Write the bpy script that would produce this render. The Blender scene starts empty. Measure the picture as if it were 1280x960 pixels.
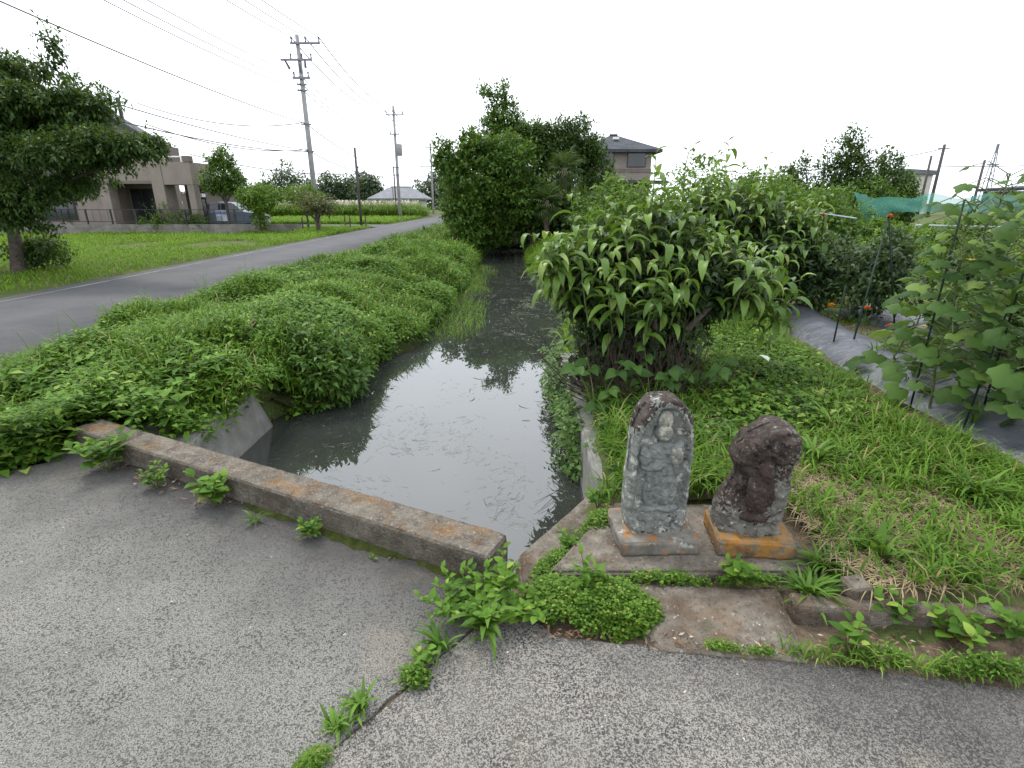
import bpy, bmesh, math, random
import numpy as np
from mathutils import Vector, Matrix

random.seed(11)
rng = np.random.default_rng(11)
scene = bpy.context.scene
COL = scene.collection
R = math.radians

# ------------------------------------------------------------------ camera, sky, sun, exposure
cam_d = bpy.data.cameras.new("camera")
cam_d.sensor_width = 36.0
cam_d.lens = 18.56
cam_d.clip_start = 0.05
cam_d.clip_end = 4000.0
cam = bpy.data.objects.new("camera", cam_d)
cam.location = (0, 0, 1.5)
cam.rotation_euler = (R(90 - 18.9), 0, 0)
COL.objects.link(cam)
scene.camera = cam

SUN_EL, SUN_AZ = 58.0, -35.0          # azimuth measured from +Y towards +X
world = bpy.data.worlds.new("World")
scene.world = world
world.use_nodes = True
nt = world.node_tree
nt.nodes.clear()
wo = nt.nodes.new("ShaderNodeOutputWorld")
bg = nt.nodes.new("ShaderNodeBackground")
sky = nt.nodes.new("ShaderNodeTexSky")
sky.sky_type = 'NISHITA'
sky.sun_disc = False
sky.sun_elevation = R(SUN_EL)
sky.sun_rotation = R(SUN_AZ)
sky.air_density = 1.4
sky.dust_density = 4.0
tc = nt.nodes.new("ShaderNodeTexCoord")
ns = nt.nodes.new("ShaderNodeTexNoise")
ns.inputs["Scale"].default_value = 1.6
ns.inputs["Detail"].default_value = 4.0
ns.inputs["Roughness"].default_value = 0.55
rp = nt.nodes.new("ShaderNodeValToRGB")
rp.color_ramp.elements[0].position = 0.30
rp.color_ramp.elements[0].color = (8.4, 9.0, 9.9, 1)
rp.color_ramp.elements[1].position = 0.72
rp.color_ramp.elements[1].color = (10.9, 11.3, 11.9, 1)
mx = nt.nodes.new("ShaderNodeMix")
mx.data_type = 'RGBA'
mx.inputs["Factor"].default_value = 0.86
nt.links.new(tc.outputs["Generated"], ns.inputs["Vector"])
nt.links.new(ns.outputs["Fac"], rp.inputs["Fac"])
nt.links.new(sky.outputs["Color"], mx.inputs["A"])
nt.links.new(rp.outputs["Color"], mx.inputs["B"])
nt.links.new(mx.outputs["Result"], bg.inputs["Color"])
bg.inputs["Strength"].default_value = 0.11
nt.links.new(bg.outputs["Background"], wo.inputs["Surface"])

sun_d = bpy.data.lights.new("sun", 'SUN')
sun_d.energy = 1.3
sun_d.angle = R(14)
sun_d.color = (1.0, 0.96, 0.90)
sun = bpy.data.objects.new("sun", sun_d)
az, el = R(SUN_AZ), R(SUN_EL)
sdir = Vector((math.sin(az) * math.cos(el), math.cos(az) * math.cos(el), math.sin(el)))
sun.rotation_euler = (-sdir).to_track_quat('-Z', 'Y').to_euler()
sun.location = (0, 0, 30)
COL.objects.link(sun)

scene.view_settings.view_transform = 'Standard'
scene.view_settings.look = 'None'
scene.view_settings.gamma = 1.0
scene.view_settings.exposure = 0.98
scene.view_settings.use_curve_mapping = False
scene.cycles.max_bounces = 6
scene.cycles.diffuse_bounces = 3
scene.cycles.transmission_bounces = 4
scene.cycles.transparent_max_bounces = 6

# ------------------------------------------------------------------ helpers: noise, meshes, objects
def _hash(ix, iy, iz, seed):
    h = (ix * 374761393 + iy * 668265263 + iz * 2147483647 + seed * 974634777) & 0xffffffff
    h = ((h ^ (h >> 13)) * 1274126177) & 0xffffffff
    h = h ^ (h >> 16)
    return (h & 0xffff) / 65535.0

def vnoise(P, scale=1.0, seed=0):
    """smooth value noise in 0..1 for an (N,3) array"""
    P = np.asarray(P, float) * scale + 1000.0
    i = np.floor(P).astype(np.int64)
    f = P - i
    f = f * f * (3 - 2 * f)
    out = 0
    for dx in (0, 1):
        for dy in (0, 1):
            for dz in (0, 1):
                w = (f[:, 0] if dx else 1 - f[:, 0]) * (f[:, 1] if dy else 1 - f[:, 1]) * (f[:, 2] if dz else 1 - f[:, 2])
                out = out + w * _hash(i[:, 0] + dx, i[:, 1] + dy, i[:, 2] + dz, seed)
    return out

def fbm(P, scale=1.0, seed=0, octv=3):
    s, a, t = 0, 1.0, 0
    for k in range(octv):
        s = s + a * vnoise(P, scale * 2 ** k, seed + k * 17)
        t += a
        a *= 0.5
    return s / t

def mesh_np(name, V, F, mat=None, smooth=False):
    """mesh from vertices (N,3) and a list of face index arrays (each (M,3) or (M,4))"""
    me = bpy.data.meshes.new(name)
    V = np.ascontiguousarray(V, dtype=np.float32)
    if not isinstance(F, (list, tuple)):
        F = [F]
    F = [np.asarray(f, dtype=np.int32) for f in F if len(f)]
    loops = np.concatenate([f.ravel() for f in F])
    sizes = np.concatenate([np.full(len(f), f.shape[1], dtype=np.int32) for f in F])
    starts = np.concatenate([[0], np.cumsum(sizes)[:-1]]).astype(np.int32)
    me.vertices.add(len(V)); me.vertices.foreach_set("co", V.ravel())
    me.loops.add(len(loops)); me.loops.foreach_set("vertex_index", loops)
    me.polygons.add(len(sizes)); me.polygons.foreach_set("loop_start", starts)
    try:
        me.polygons.foreach_set("loop_total", sizes)
    except Exception:
        pass
    me.update(calc_edges=True)
    me.validate()
    if smooth:
        me.polygons.foreach_set("use_smooth", np.ones(len(me.polygons), dtype=bool))
    if mat:
        me.materials.append(mat)
    return me

def link(name, me, parent=None, loc=None, rot=None, scale=None, mw=None):
    o = bpy.data.objects.new(name, me)
    COL.objects.link(o)
    if parent is not None:
        o.parent = parent
    if mw is not None:
        o.matrix_basis = mw
    if loc is not None: o.location = loc
    if rot is not None: o.rotation_euler = rot
    if scale is not None: o.scale = scale
    return o

def tag(o, label=None, cat=None, group=None, kind=None):
    if label: o["label"] = label
    if cat: o["category"] = cat
    if group: o["group"] = group
    if kind: o["kind"] = kind
    return o

def thing(name, label, cat, loc=(0, 0, 0), rz=0.0, group=None):
    o = bpy.data.objects.new(name, None)
    o.empty_display_size = 0.1
    COL.objects.link(o)
    o.location = loc
    o.rotation_euler = (0, 0, rz)
    return tag(o, label, cat, group)

class MB:
    """collects simple shapes into one mesh"""
    def __init__(s):
        s.v = []; s.f = []
    def add(s, V, F):
        o = len(s.v)
        s.v += [tuple(map(float, p)) for p in V]
        s.f += [tuple(i + o for i in f) for f in F]
        return s
    def box(s, x0, x1, y0, y1, z0, z1):
        V = [(x, y, z) for z in (z0, z1) for y in (y0, y1) for x in (x0, x1)]
        return s.add(V, [(0, 2, 3, 1), (4, 5, 7, 6), (0, 1, 5, 4), (2, 6, 7, 3), (0, 4, 6, 2), (1, 3, 7, 5)])
    def tube(s, pts, rad, n=6, cap=True):
        pts = [Vector(p) for p in pts]
        if not hasattr(rad, '__len__'): rad = [rad] * len(pts)
        rings = []
        for i, p in enumerate(pts):
            d = (pts[min(i + 1, len(pts) - 1)] - pts[max(i - 1, 0)])
            d = d.normalized() if d.length > 1e-9 else Vector((0, 0, 1))
            a = d.cross(Vector((0.13, 0.31, 0.94)) if abs(d.z) < 0.9 else Vector((1, 0, 0.05))).normalized()
            b = d.cross(a)
            rings.append([p + (a * math.cos(2 * math.pi * k / n) + b * math.sin(2 * math.pi * k / n)) * rad[i] for k in range(n)])
        V = [q for r in rings for q in r]
        Fc = []
        for i in range(len(pts) - 1):
            for k in range(n):
                k2 = (k + 1) % n
                Fc.append((i * n + k, i * n + k2, (i + 1) * n + k2, (i + 1) * n + k))
        if cap:
            Fc.append(tuple(range(n - 1, -1, -1)))
            Fc.append(tuple((len(pts) - 1) * n + k for k in range(n)))
        return s.add(V, Fc)
    def prism(s, poly, z0, z1):
        n = len(poly)
        V = [(x, y, z0) for x, y in poly] + [(x, y, z1) for x, y in poly]
        return s.add(V, [tuple(range(n - 1, -1, -1)), tuple(range(n, 2 * n))] + [(i, (i + 1) % n, n + (i + 1) % n, n + i) for i in range(n)])
    def build(s, name, mat, parent=None, smooth=False, bevel=0.0, **kw):
        me = bpy.data.meshes.new(name)
        me.from_pydata(s.v, [], s.f)
        if bevel:
            bm = bmesh.new(); bm.from_mesh(me)
            bmesh.ops.remove_doubles(bm, verts=bm.verts, dist=1e-5)
            bmesh.ops.bevel(bm, geom=bm.edges[:], offset=bevel, segments=2, affect='EDGES', clamp_overlap=True)
            bm.to_mesh(me); bm.free()
        me.update()
        if mat: me.materials.append(mat)
        if smooth:
            for p in me.polygons: p.use_smooth = True
        return link(name, me, parent, **kw)

def rough_box(l, w, h, cut=0.05, bev=0.012, amp=0.006, seed=1, nscale=14.0):
    """weathered block centred in x,y and standing on z=0, as a mesh without material"""
    bm = bmesh.new()
    nx, ny, nz = max(1, round(l / cut)), max(1, round(w / cut)), max(1, round(h / cut))
    bmesh.ops.create_cube(bm, size=1.0)
    for v in bm.verts:
        v.co = Vector((v.co.x * l, v.co.y * w, (v.co.z + 0.5) * h))
    bmesh.ops.bevel(bm, geom=bm.edges[:], offset=bev, segments=3, affect='EDGES')
    for ax, n, size, o in ((0, nx, l, -l / 2), (1, ny, w, -w / 2), (2, nz, h, 0)):
        for k in range(1, n):
            no = Vector((0, 0, 0)); no[ax] = 1
            co = Vector((0, 0, 0)); co[ax] = o + size * k / n
            bmesh.ops.bisect_plane(bm, geom=bm.verts[:] + bm.edges[:] + bm.faces[:], plane_co=co, plane_no=no)
    P = np.array([v.co[:] for v in bm.verts])
    N = np.array([v.normal[:] for v in bm.verts])
    d = (fbm(P, nscale, seed, 3) - 0.5) * 2 * amp
    pit = np.clip(fbm(P, nscale * 0.6, seed + 50, 2) - 0.66, 0, 1) * amp * 7
    for v, q, n_, k, p_ in zip(bm.verts, P, N, d, pit):
        v.co = Vector(q + n_ * (k - p_))
    me = bpy.data.meshes.new("block")
    bm.to_mesh(me); bm.free()
    for p in me.polygons: p.use_smooth = True
    return me

# ------------------------------------------------------------------ helpers: materials
def _nodes(m):
    m.use_nodes = True
    t = m.node_tree
    t.nodes.clear()
    return t, t.nodes.new, t.links.new

def noise_node(t, vec, scale, detail=5.0, rough=0.6, off=0.0):
    mp = t.nodes.new("ShaderNodeMapping")
    mp.inputs["Location"].default_value = (off * 3.1, off * 1.7, off * 2.3)
    t.links.new(vec, mp.inputs["Vector"])
    n = t.nodes.new("ShaderNodeTexNoise")
    n.inputs["Scale"].default_value = scale
    n.inputs["Detail"].default_value = detail
    n.inputs["Roughness"].default_value = rough
    t.links.new(mp.outputs["Vector"], n.inputs["Vector"])
    return n.outputs["Fac"]

def ramp(t, fac, lo, hi, c0=(0, 0, 0, 1), c1=(1, 1, 1, 1)):
    r = t.nodes.new("ShaderNodeValToRGB")
    r.color_ramp.elements[0].position = max(0.0, min(lo, 0.999))
    r.color_ramp.elements[1].position = max(0.001, min(hi, 1.0))
    r.color_ramp.elements[0].color = c0 if len(c0) == 4 else (*c0, 1)
    r.color_ramp.elements[1].color = c1 if len(c1) == 4 else (*c1, 1)
    t.links.new(fac, r.inputs["Fac"])
    return r.outputs["Color"]

def mixc(t, fac, a, b, blend='MIX'):
    m = t.nodes.new("ShaderNodeMix")
    m.data_type = 'RGBA'
    m.blend_type = blend
    for sock, val in (("Factor", fac), ("A", a), ("B", b)):
        if isinstance(val, (int, float)):
            m.inputs[sock].default_value = val
        elif isinstance(val, tuple):
            m.inputs[sock].default_value = val if len(val) == 4 else (*val, 1)
        else:
            t.links.new(val, m.inputs[sock])
    return m.outputs["Result"]

def mathn(t, op, a, b=None):
    m = t.nodes.new("ShaderNodeMath")
    m.operation = op
    for i, v in enumerate((a, b)):
        if v is None: continue
        if isinstance(v, (int, float)): m.inputs[i].default_value = v
        else: t.links.new(v, m.inputs[i])
    return m.outputs[0]

def layered(name, c0, c1, nscale=6.0, layers=(), rough=0.85, bumps=((40.0, 0.3, 0.004),), lo=0.35, hi=0.65, metallic=0.0, side=None, spec=0.35):
    """weathered surface: two-tone noise base, then layers (colour, scale, lo, hi, amount[, 'top'|'side'])"""
    m = bpy.data.materials.new(name)
    t, N, Lk = _nodes(m)
    out = N("ShaderNodeOutputMaterial"); b = N("ShaderNodeBsdfPrincipled")
    tcn = N("ShaderNodeTexCoord"); vec = tcn.outputs["Object"]
    col = ramp(t, noise_node(t, vec, nscale), lo, hi, c0, c1)
    geo = None
    for i, ly in enumerate(layers):
        c, sc, l0, h0, am = ly[:5]
        f = ramp(t, noise_node(t, vec, sc, 6.0, 0.62, off=i + 1.3), l0, h0)
        f = mathn(t, 'MULTIPLY', f, am)
        if len(ly) > 5:
            if geo is None:
                geo = N("ShaderNodeNewGeometry"); sx = N("ShaderNodeSeparateXYZ")
                Lk(geo.outputs["Normal"], sx.inputs[0])
            z = ramp(t, sx.outputs["Z"], 0.35, 0.75)
            if ly[5] == 'side':
                z = mathn(t, 'SUBTRACT', 1.0, z)
            f = mathn(t, 'MULTIPLY', f, z)
        col = mixc(t, f, col, c)
    Lk(col, b.inputs["Base Color"])
    b.inputs["Roughness"].default_value = rough
    b.inputs["Metallic"].default_value = metallic
    b.inputs["Specular IOR Level"].default_value = spec
    prev = None
    for k, (sc, st, ds) in enumerate(bumps):
        bp = N("ShaderNodeBump")
        bp.inputs["Strength"].default_value = st
        bp.inputs["Distance"].default_value = ds
        Lk(noise_node(t, vec, sc, 4.0, 0.6, off=k + 7.7), bp.inputs["Height"])
        if prev is not None: Lk(prev, bp.inputs["Normal"])
        prev = bp.outputs["Normal"]
    if prev is not None: Lk(prev, b.inputs["Normal"])
    Lk(b.outputs[0], out.inputs["Surface"])
    return m

def plain(name, c, rough=0.6, metallic=0.0, var=0.15, scale=8.0, spec=0.4):
    d = tuple(x * (1 - var) for x in c)
    u = tuple(min(1, x * (1 + var)) for x in c)
    return layered(name, d, u, scale, (), rough, ((60.0, 0.08, 0.002),), metallic=metallic, spec=spec)

def leafmat(name, dark, light, extra=None, extra_amt=0.06, trans=0.30, rough=0.5, patch=1.2, spec=0.35):
    """foliage: colour varies leaf by leaf and in broad patches"""
    m = bpy.data.materials.new(name)
    t, N, Lk = _nodes(m)
    out = N("ShaderNodeOutputMaterial")
    geo = N("ShaderNodeNewGeometry"); oi = N("ShaderNodeObjectInfo"); tcn = N("ShaderNodeTexCoord")
    r = mathn(t, 'FRACT', mathn(t, 'ADD', geo.outputs["Random Per Island"], oi.outputs["Random"]))
    pn = noise_node(t, geo.outputs["Position"], patch, 3.0)
    f = mathn(t, 'ADD', mathn(t, 'MULTIPLY', r, 0.65), mathn(t, 'MULTIPLY', mathn(t, 'SUBTRACT', pn, 0.5), 1.1))
    f = mathn(t, 'ADD', f, 0.12)
    col = ramp(t, f, 0.0, 1.0, dark, light)
    if extra:
        e = mathn(t, 'LESS_THAN', mathn(t, 'FRACT', mathn(t, 'MULTIPLY', r, 37.7)), extra_amt)
        col = mixc(t, e, col, extra)
    b = N("ShaderNodeBsdfPrincipled")
    Lk(col, b.inputs["Base Color"])
    b.inputs["Roughness"].default_value = rough
    b.inputs["Specular IOR Level"].default_value = spec
    tr = N("ShaderNodeBsdfTranslucent")
    tcol = mixc(t, 0.5, col, (0.20, 0.32, 0.03, 1), 'MIX')
    Lk(tcol, tr.inputs["Color"])
    ms = N("ShaderNodeMixShader")
    ms.inputs["Fac"].default_value = trans
    Lk(b.outputs[0], ms.inputs[1]); Lk(tr.outputs[0], ms.inputs[2])
    Lk(ms.outputs[0], out.inputs["Surface"])
    return m

# ------------------------------------------------------------------ helpers: foliage geometry
def unit(a):
    return a / np.maximum(np.linalg.norm(a, axis=1, keepdims=True), 1e-9)

def rand_dirs(n):
    return unit(rng.normal(size=(n, 3)))

def leaves5(pos, d, up, L, W, fold=0.18, droop=0.18, broad=0.42):
    """N leaves of 5 vertices / 4 triangles each"""
    n = len(pos)
    d = unit(d)
    side = np.cross(d, up); bad = np.linalg.norm(side, axis=1) < 1e-4
    side[bad] = np.cross(d[bad], np.array([[1.0, 0.2, 0.1]]))
    side = unit(side)
    nn = np.cross(side, d)
    L = np.broadcast_to(L, (n,))[:, None]; W = np.broadcast_to(W, (n,))[:, None]
    mid = pos + d * L * broad
    lf = mid - side * W * 0.5 + nn * W * fold
    rt = mid + side * W * 0.5 + nn * W * fold
    tip = pos + d * L - nn * L * droop
    V = np.stack([pos, lf, mid, rt, tip], axis=1).reshape(-1, 3)
    base = (np.arange(n) * 5)[:, None]
    F = np.concatenate([base + np.array([[0, 2, 1]]), base + np.array([[1, 2, 4]]), base + np.array([[0, 3, 2]]), base + np.array([[2, 3, 4]])])
    return V, F

def blades(pos, az, L, W, bend, lean=0.25):
    """N grass blades of 7 vertices / 5 triangles, bending over"""
    n = len(pos)
    h = np.stack([np.cos(az), np.sin(az), np.zeros(n)], 1)
    s = np.stack([-np.sin(az), np.cos(az), np.zeros(n)], 1)
    L = np.broadcast_to(L, (n,))[:, None]; W = np.broadcast_to(W, (n,))[:, None]; bend = np.broadcast_to(bend, (n,))[:, None]
    z = np.array([[0, 0, 1.0]])
    p0 = pos
    a1 = lean + bend * 0.25
    p1 = p0 + (h * np.sin(a1) + z * np.cos(a1)) * L * 0.4
    a2 = lean + bend * 0.8
    p2 = p1 + (h * np.sin(a2) + z * np.cos(a2)) * L * 0.32
    a3 = lean + bend * 1.5
    p3 = p2 + (h * np.sin(a3) + z * np.cos(a3)) * L * 0.28
    V = np.stack([p0 - s * W * .4, p0 + s * W * .4, p1 - s * W * .5, p1 + s * W * .5, p2 - s * W * .38, p2 + s * W * .38, p3], 1).reshape(-1, 3)
    b = (np.arange(n) * 7)[:, None]
    F = np.concatenate([b + np.array([[q]]).reshape(1, 3) if False else b + np.array([q]) for q in ([0, 1, 3], [0, 3, 2], [2, 3, 5], [2, 5, 4], [4, 5, 6])])
    return V, F

class Leafy:
    """joins several leaf arrays into one mesh"""
    def __init__(s): s.V = []; s.F = []; s.n = 0
    def add(s, VF):
        V, F = VF
        s.V.append(V); s.F.append(F + s.n); s.n += len(V)
        return s
    def build(s, name, mat, parent=None, smooth=False):
        me = mesh_np(name, np.concatenate(s.V), np.concatenate(s.F), mat, smooth)
        return link(name, me, parent)

def crown_points(blobs, n, shell=0.55, seed=3, lump=0.25):
    """points in a union of ellipsoids (cx,cy,cz,rx,ry,rz), biased to the surface; also the outward directions"""
    B = np.array(blobs, float)
    wgt = (B[:, 3] * B[:, 4] * B[:, 5]) ** (2 / 3)
    idx = rng.choice(len(B), n, p=wgt / wgt.sum())
    d = rand_dirs(n)
    r = (shell + (1 - shell) * rng.random(n) ** 0.7)
    P0 = B[idx, :3] + d * B[idx, 3:6]
    r = r * (1 - lump + 2 * lump * vnoise(P0, 1.6 / np.mean(B[:, 3:6]) * 1.5, seed))
    P = B[idx, :3] + d * B[idx, 3:6] * r[:, None]
    out = unit(d / B[idx, 3:6])
    return P, out

def leaf_cloud(blobs, sprays, per, L, W, spray_r, shell=0.55, up_bias=0.5, down=0.2, seed=3, lump=0.25, fold=0.15, zmin=None):
    P, out = crown_points(blobs, sprays, shell, seed, lump)
    if zmin is not None:
        k = P[:, 2] > zmin
        P, out = P[k], out[k]
    n = len(P)
    twig = unit(out + 0.6 * rand_dirs(n) + np.array([[0, 0, up_bias]]))
    pos = np.repeat(P, per, 0) + np.repeat(twig, per, 0) * (rng.random((n * per, 1)) - 0.3) * spray_r * 1.6 + rng.normal(size=(n * per, 3)) * spray_r * 0.32
    d = unit(np.repeat(twig, per, 0) * 0.6 + rand_dirs(n * per) * 0.9 + np.array([[0, 0, -down]]))
    up = unit(np.array([[0, 0, 1.0]]) + 0.5 * rand_dirs(n * per) + 0.3 * np.repeat(out, per, 0))
    s = 0.7 + 0.6 * rng.random(n * per)
    return leaves5(pos, d, up, L * s, W * s, fold=fold)

def limbs(mb, base, tips, r0, trunk_top=None, wob=0.12, n=7, seg=5):
    """trunk from base to trunk_top and a limb to each tip"""
    base = Vector(base); tt = Vector(trunk_top)
    pts = [base.lerp(tt, k / seg) + Vector((random.uniform(-1, 1), random.uniform(-1, 1), 0)) * wob * r0 * (0 if k in (0,) else 1) for k in range(seg + 1)]
    mb.tube([pts[0] - Vector((0, 0, 0.15))] + pts, [r0 * 1.35, r0 * 1.2] + [r0 * (1 - 0.45 * k / seg) for k in range(1, seg + 1)], n)
    for tp in tips:
        tp = Vector(tp)
        st = pts[random.randint(max(1, seg - 2), seg)]
        mid = st.lerp(tp, 0.5) + Vector((random.uniform(-1, 1), random.uniform(-1, 1), random.uniform(0, 1))) * (tp - st).length * wob
        q1 = st.lerp(mid, 0.5) + Vector((0, 0, 0.03)) * (tp - st).length
        q2 = mid.lerp(tp, 0.5)
        mb.tube([st, q1, mid, q2, tp], [r0 * .5, r0 * .4, r0 * .3, r0 * .2, r0 * .06], 5)

def tree(name, label, cat, base, trunk_top, r0, tips, blobs, cloud, leaf, bark, group=None):
    t = thing(name, label, cat, base, 0, group)
    bl = Vector(base)
    mb = MB(); limbs(mb, (0, 0, 0), [Vector(q) - bl for q in tips], r0, Vector(trunk_top) - bl)
    mb.build("trunk", bark, t, smooth=True)
    V, F = leaf_cloud([(b[0] - bl.x, b[1] - bl.y, b[2] - bl.z, *b[3:]) for b in blobs], **cloud)
    link("crown", mesh_np("crown", V, F, leaf), t)
    return t
# ------------------------------------------------------------------ materials of the setting
def paving_mat(name, base0, base1, dark, dens, stain):
    m = bpy.data.materials.new(name)
    t, N, Lk = _nodes(m)
    out = N("ShaderNodeOutputMaterial"); b = N("ShaderNodeBsdfPrincipled")
    tcn = N("ShaderNodeTexCoord"); vec = tcn.outputs["Object"]
    # worn matrix with exposed pebbles: the pebbles are dark, the cement paste between them is pale
    big = noise_node(t, vec, 2.2, 5.0, 0.6)
    col = ramp(t, big, 0.3, 0.7, base0, base1)
    fine = noise_node(t, vec, 260.0, 3.0, 0.6, off=4)
    col = mixc(t, 0.28, col, ramp(t, fine, 0.3, 0.7, (0.06, 0.06, 0.055), (0.34, 0.33, 0.30)))
    vor = N("ShaderNodeTexVoronoi"); vor.feature = 'F1'
    vor.inputs["Scale"].default_value = 118.0
    vor.inputs["Randomness"].default_value = 1.0
    wn = N("ShaderNodeTexNoise"); wn.inputs["Scale"].default_value = 70.0; wn.inputs["Detail"].default_value = 2.0
    Lk(vec, wn.inputs["Vector"])
    wv = N("ShaderNodeVectorMath"); wv.operation = 'MULTIPLY_ADD'
    wv.inputs[1].default_value = (0.022, 0.022, 0.0)
    Lk(wn.outputs["Color"], wv.inputs[0]); Lk(vec, wv.inputs[2])
    Lk(wv.outputs[0], vor.inputs["Vector"])
    speck = ramp(t, noise_node(t, vec, 200.0, 4.0, 0.75, off=21), 0.53, 0.61)
    sep = N("ShaderNodeSeparateColor"); Lk(vor.outputs["Color"], sep.inputs[0])
    keep = mathn(t, 'LESS_THAN', sep.outputs[0], dens)
    blob = ramp(t, vor.outputs["Distance"], 0.30, 0.58, (1, 1, 1, 1), (0, 0, 0, 1))
    patch = ramp(t, noise_node(t, vec, 5.0, 4.0, 0.65, off=9), 0.28, 0.62)
    f = mathn(t, 'MULTIPLY', mathn(t, 'MULTIPLY', blob, keep), mathn(t, 'ADD', mathn(t, 'MULTIPLY', patch, 0.55), 0.40))
    col = mixc(t, f, col, dark)
    col = mixc(t, mathn(t, 'MULTIPLY', speck, mathn(t, 'ADD', mathn(t, 'MULTIPLY', patch, 0.5), 0.35)), col, dark)
    white = mathn(t, 'MULTIPLY', mathn(t, 'GREATER_THAN', sep.outputs[1], 0.9985), blob)
    col = mixc(t, mathn(t, 'MULTIPLY', white, 0.8), col, (0.62, 0.60, 0.55))
    # damp dark staining
    st = ramp(t, noise_node(t, vec, 1.1, 6.0, 0.62, off=2), stain[0], stain[1])
    col = mixc(t, mathn(t, 'MULTIPLY', st, 0.55), col, (0.055, 0.053, 0.050))
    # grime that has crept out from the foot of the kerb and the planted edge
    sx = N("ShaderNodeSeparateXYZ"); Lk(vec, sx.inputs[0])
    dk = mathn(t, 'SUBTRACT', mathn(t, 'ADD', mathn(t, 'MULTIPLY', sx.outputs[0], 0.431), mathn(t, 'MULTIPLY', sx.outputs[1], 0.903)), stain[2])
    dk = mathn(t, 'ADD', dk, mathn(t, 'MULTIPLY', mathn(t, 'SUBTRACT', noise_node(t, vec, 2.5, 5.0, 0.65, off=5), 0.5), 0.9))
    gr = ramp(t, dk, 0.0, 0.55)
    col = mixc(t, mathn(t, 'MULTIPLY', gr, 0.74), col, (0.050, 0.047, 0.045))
    tan = ramp(t, noise_node(t, vec, 3.2, 4.0, 0.6, off=12), 0.60, 0.76)
    col = mixc(t, mathn(t, 'MULTIPLY', tan, 0.25), col, (0.30, 0.24, 0.17))
    Lk(col, b.inputs["Base Color"])
    b.inputs["Roughness"].default_value = 0.9
    b.inputs["Specular IOR Level"].default_value = 0.25
    b1 = N("ShaderNodeBump"); b1.inputs["Strength"].default_value = 0.9; b1.inputs["Distance"].default_value = 0.004
    h = mathn(t, 'ADD', mathn(t, 'MULTIPLY', mathn(t, 'MAXIMUM', f, speck), -1.0), mathn(t, 'MULTIPLY', fine, 0.35))
    Lk(h, b1.inputs["Height"])
    b2 = N("ShaderNodeBump"); b2.inputs["Strength"].default_value = 0.5; b2.inputs["Distance"].default_value = 0.012
    Lk(noise_node(t, vec, 14.0, 4.0, 0.6, off=6), b2.inputs["Height"])
    Lk(b1.outputs[0], b2.inputs["Normal"]); Lk(b2.outputs[0], b.inputs["Normal"])
    Lk(b.outputs[0], out.inputs["Surface"])
    return m

M = {}
M['deck'] = paving_mat("deck_concrete", (0.178, 0.172, 0.152), (0.232, 0.224, 0.198), (0.046, 0.044, 0.041), 0.40, (0.48, 0.74, 0.95))
M['lane'] = paving_mat("lane_concrete", (0.208, 0.194, 0.168), (0.270, 0.252, 0.220), (0.033, 0.032, 0.032), 0.62, (0.48, 0.76, 1.28))
M['asphalt'] = layered("asphalt", (0.044, 0.044, 0.047), (0.068, 0.068, 0.071), 1.2, (((0.17, 0.165, 0.16), 90.0, 0.5, 0.75, 0.5), ((0.07, 0.07, 0.07), 0.5, 0.5, 0.7, 0.6)), 0.85, ((180.0, 0.5, 0.003),))
M['line'] = layered("worn_paint", (0.16, 0.16, 0.155), (0.22, 0.22, 0.21), 4.0, (((0.10, 0.10, 0.10), 1.5, 0.38, 0.55, 0.95),), 0.8)
M['ground'] = layered("ground", (0.050, 0.068, 0.022), (0.095, 0.13, 0.035), 0.7, (((0.13, 0.10, 0.062), 1.3, 0.50, 0.68, 0.7), ((0.085, 0.062, 0.040), 7.0, 0.5, 0.7, 0.6)), 0.95, ((30.0, 0.8, 0.03),), spec=0.1)
M['soil'] = layered("soil", (0.10, 0.075, 0.05), (0.17, 0.13, 0.09), 6.0, (((0.06, 0.045, 0.03), 20.0, 0.5, 0.7, 0.7),), 0.95, ((60.0, 0.9, 0.02),), spec=0.1)
M['kerb'] = layered("kerb_concrete", (0.120, 0.104, 0.082), (0.200, 0.178, 0.144), 11.0,
                    (((0.075, 0.068, 0.064), 14.0, 0.52, 0.64, 0.7), ((0.065, 0.055, 0.045), 90.0, 0.52, 0.62, 0.55), ((0.25, 0.125, 0.030), 3.1, 0.54, 0.68, 0.62, 'top'), ((0.13, 0.06, 0.02), 15.0, 0.54, 0.64, 0.55, 'top'), ((0.34, 0.32, 0.28), 70.0, 0.58, 0.66, 0.6),
                     ((0.065, 0.053, 0.038), 7.0, 0.30, 0.66, 0.72, 'side'), ((0.045, 0.055, 0.02), 6.0, 0.60, 0.72, 0.7, 'side')), 0.92, ((26.0, 0.8, 0.02), (95.0, 1.0, 0.012)), spec=0.1)
M['wallc'] = layered("wall_concrete", (0.15, 0.146, 0.132), (0.225, 0.218, 0.198), 6.0, (((0.10, 0.095, 0.08), 7.0, 0.52, 0.70, 0.6), ((0.13, 0.075, 0.045), 3.0, 0.62, 0.72, 0.5), ((0.06, 0.075, 0.03), 2.2, 0.62, 0.75, 0.5)), 0.9, ((50.0, 0.5, 0.006),))
M['slab'] = layered("slab_concrete", (0.125, 0.108, 0.088), (0.215, 0.190, 0.155), 16.0, (((0.085, 0.055, 0.034), 5.0, 0.46, 0.62, 0.7), ((0.17, 0.095, 0.045), 3.0, 0.55, 0.70, 0.5), ((0.050, 0.046, 0.040), 60.0, 0.55, 0.65, 0.6), ((0.40, 0.39, 0.35), 48.0, 0.63, 0.69, 0.8), ((0.05, 0.06, 0.025), 6.0, 0.60, 0.72, 0.6)), 0.92, ((40.0, 0.8, 0.014), (120.0, 0.9, 0.008)), spec=0.1)
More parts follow.
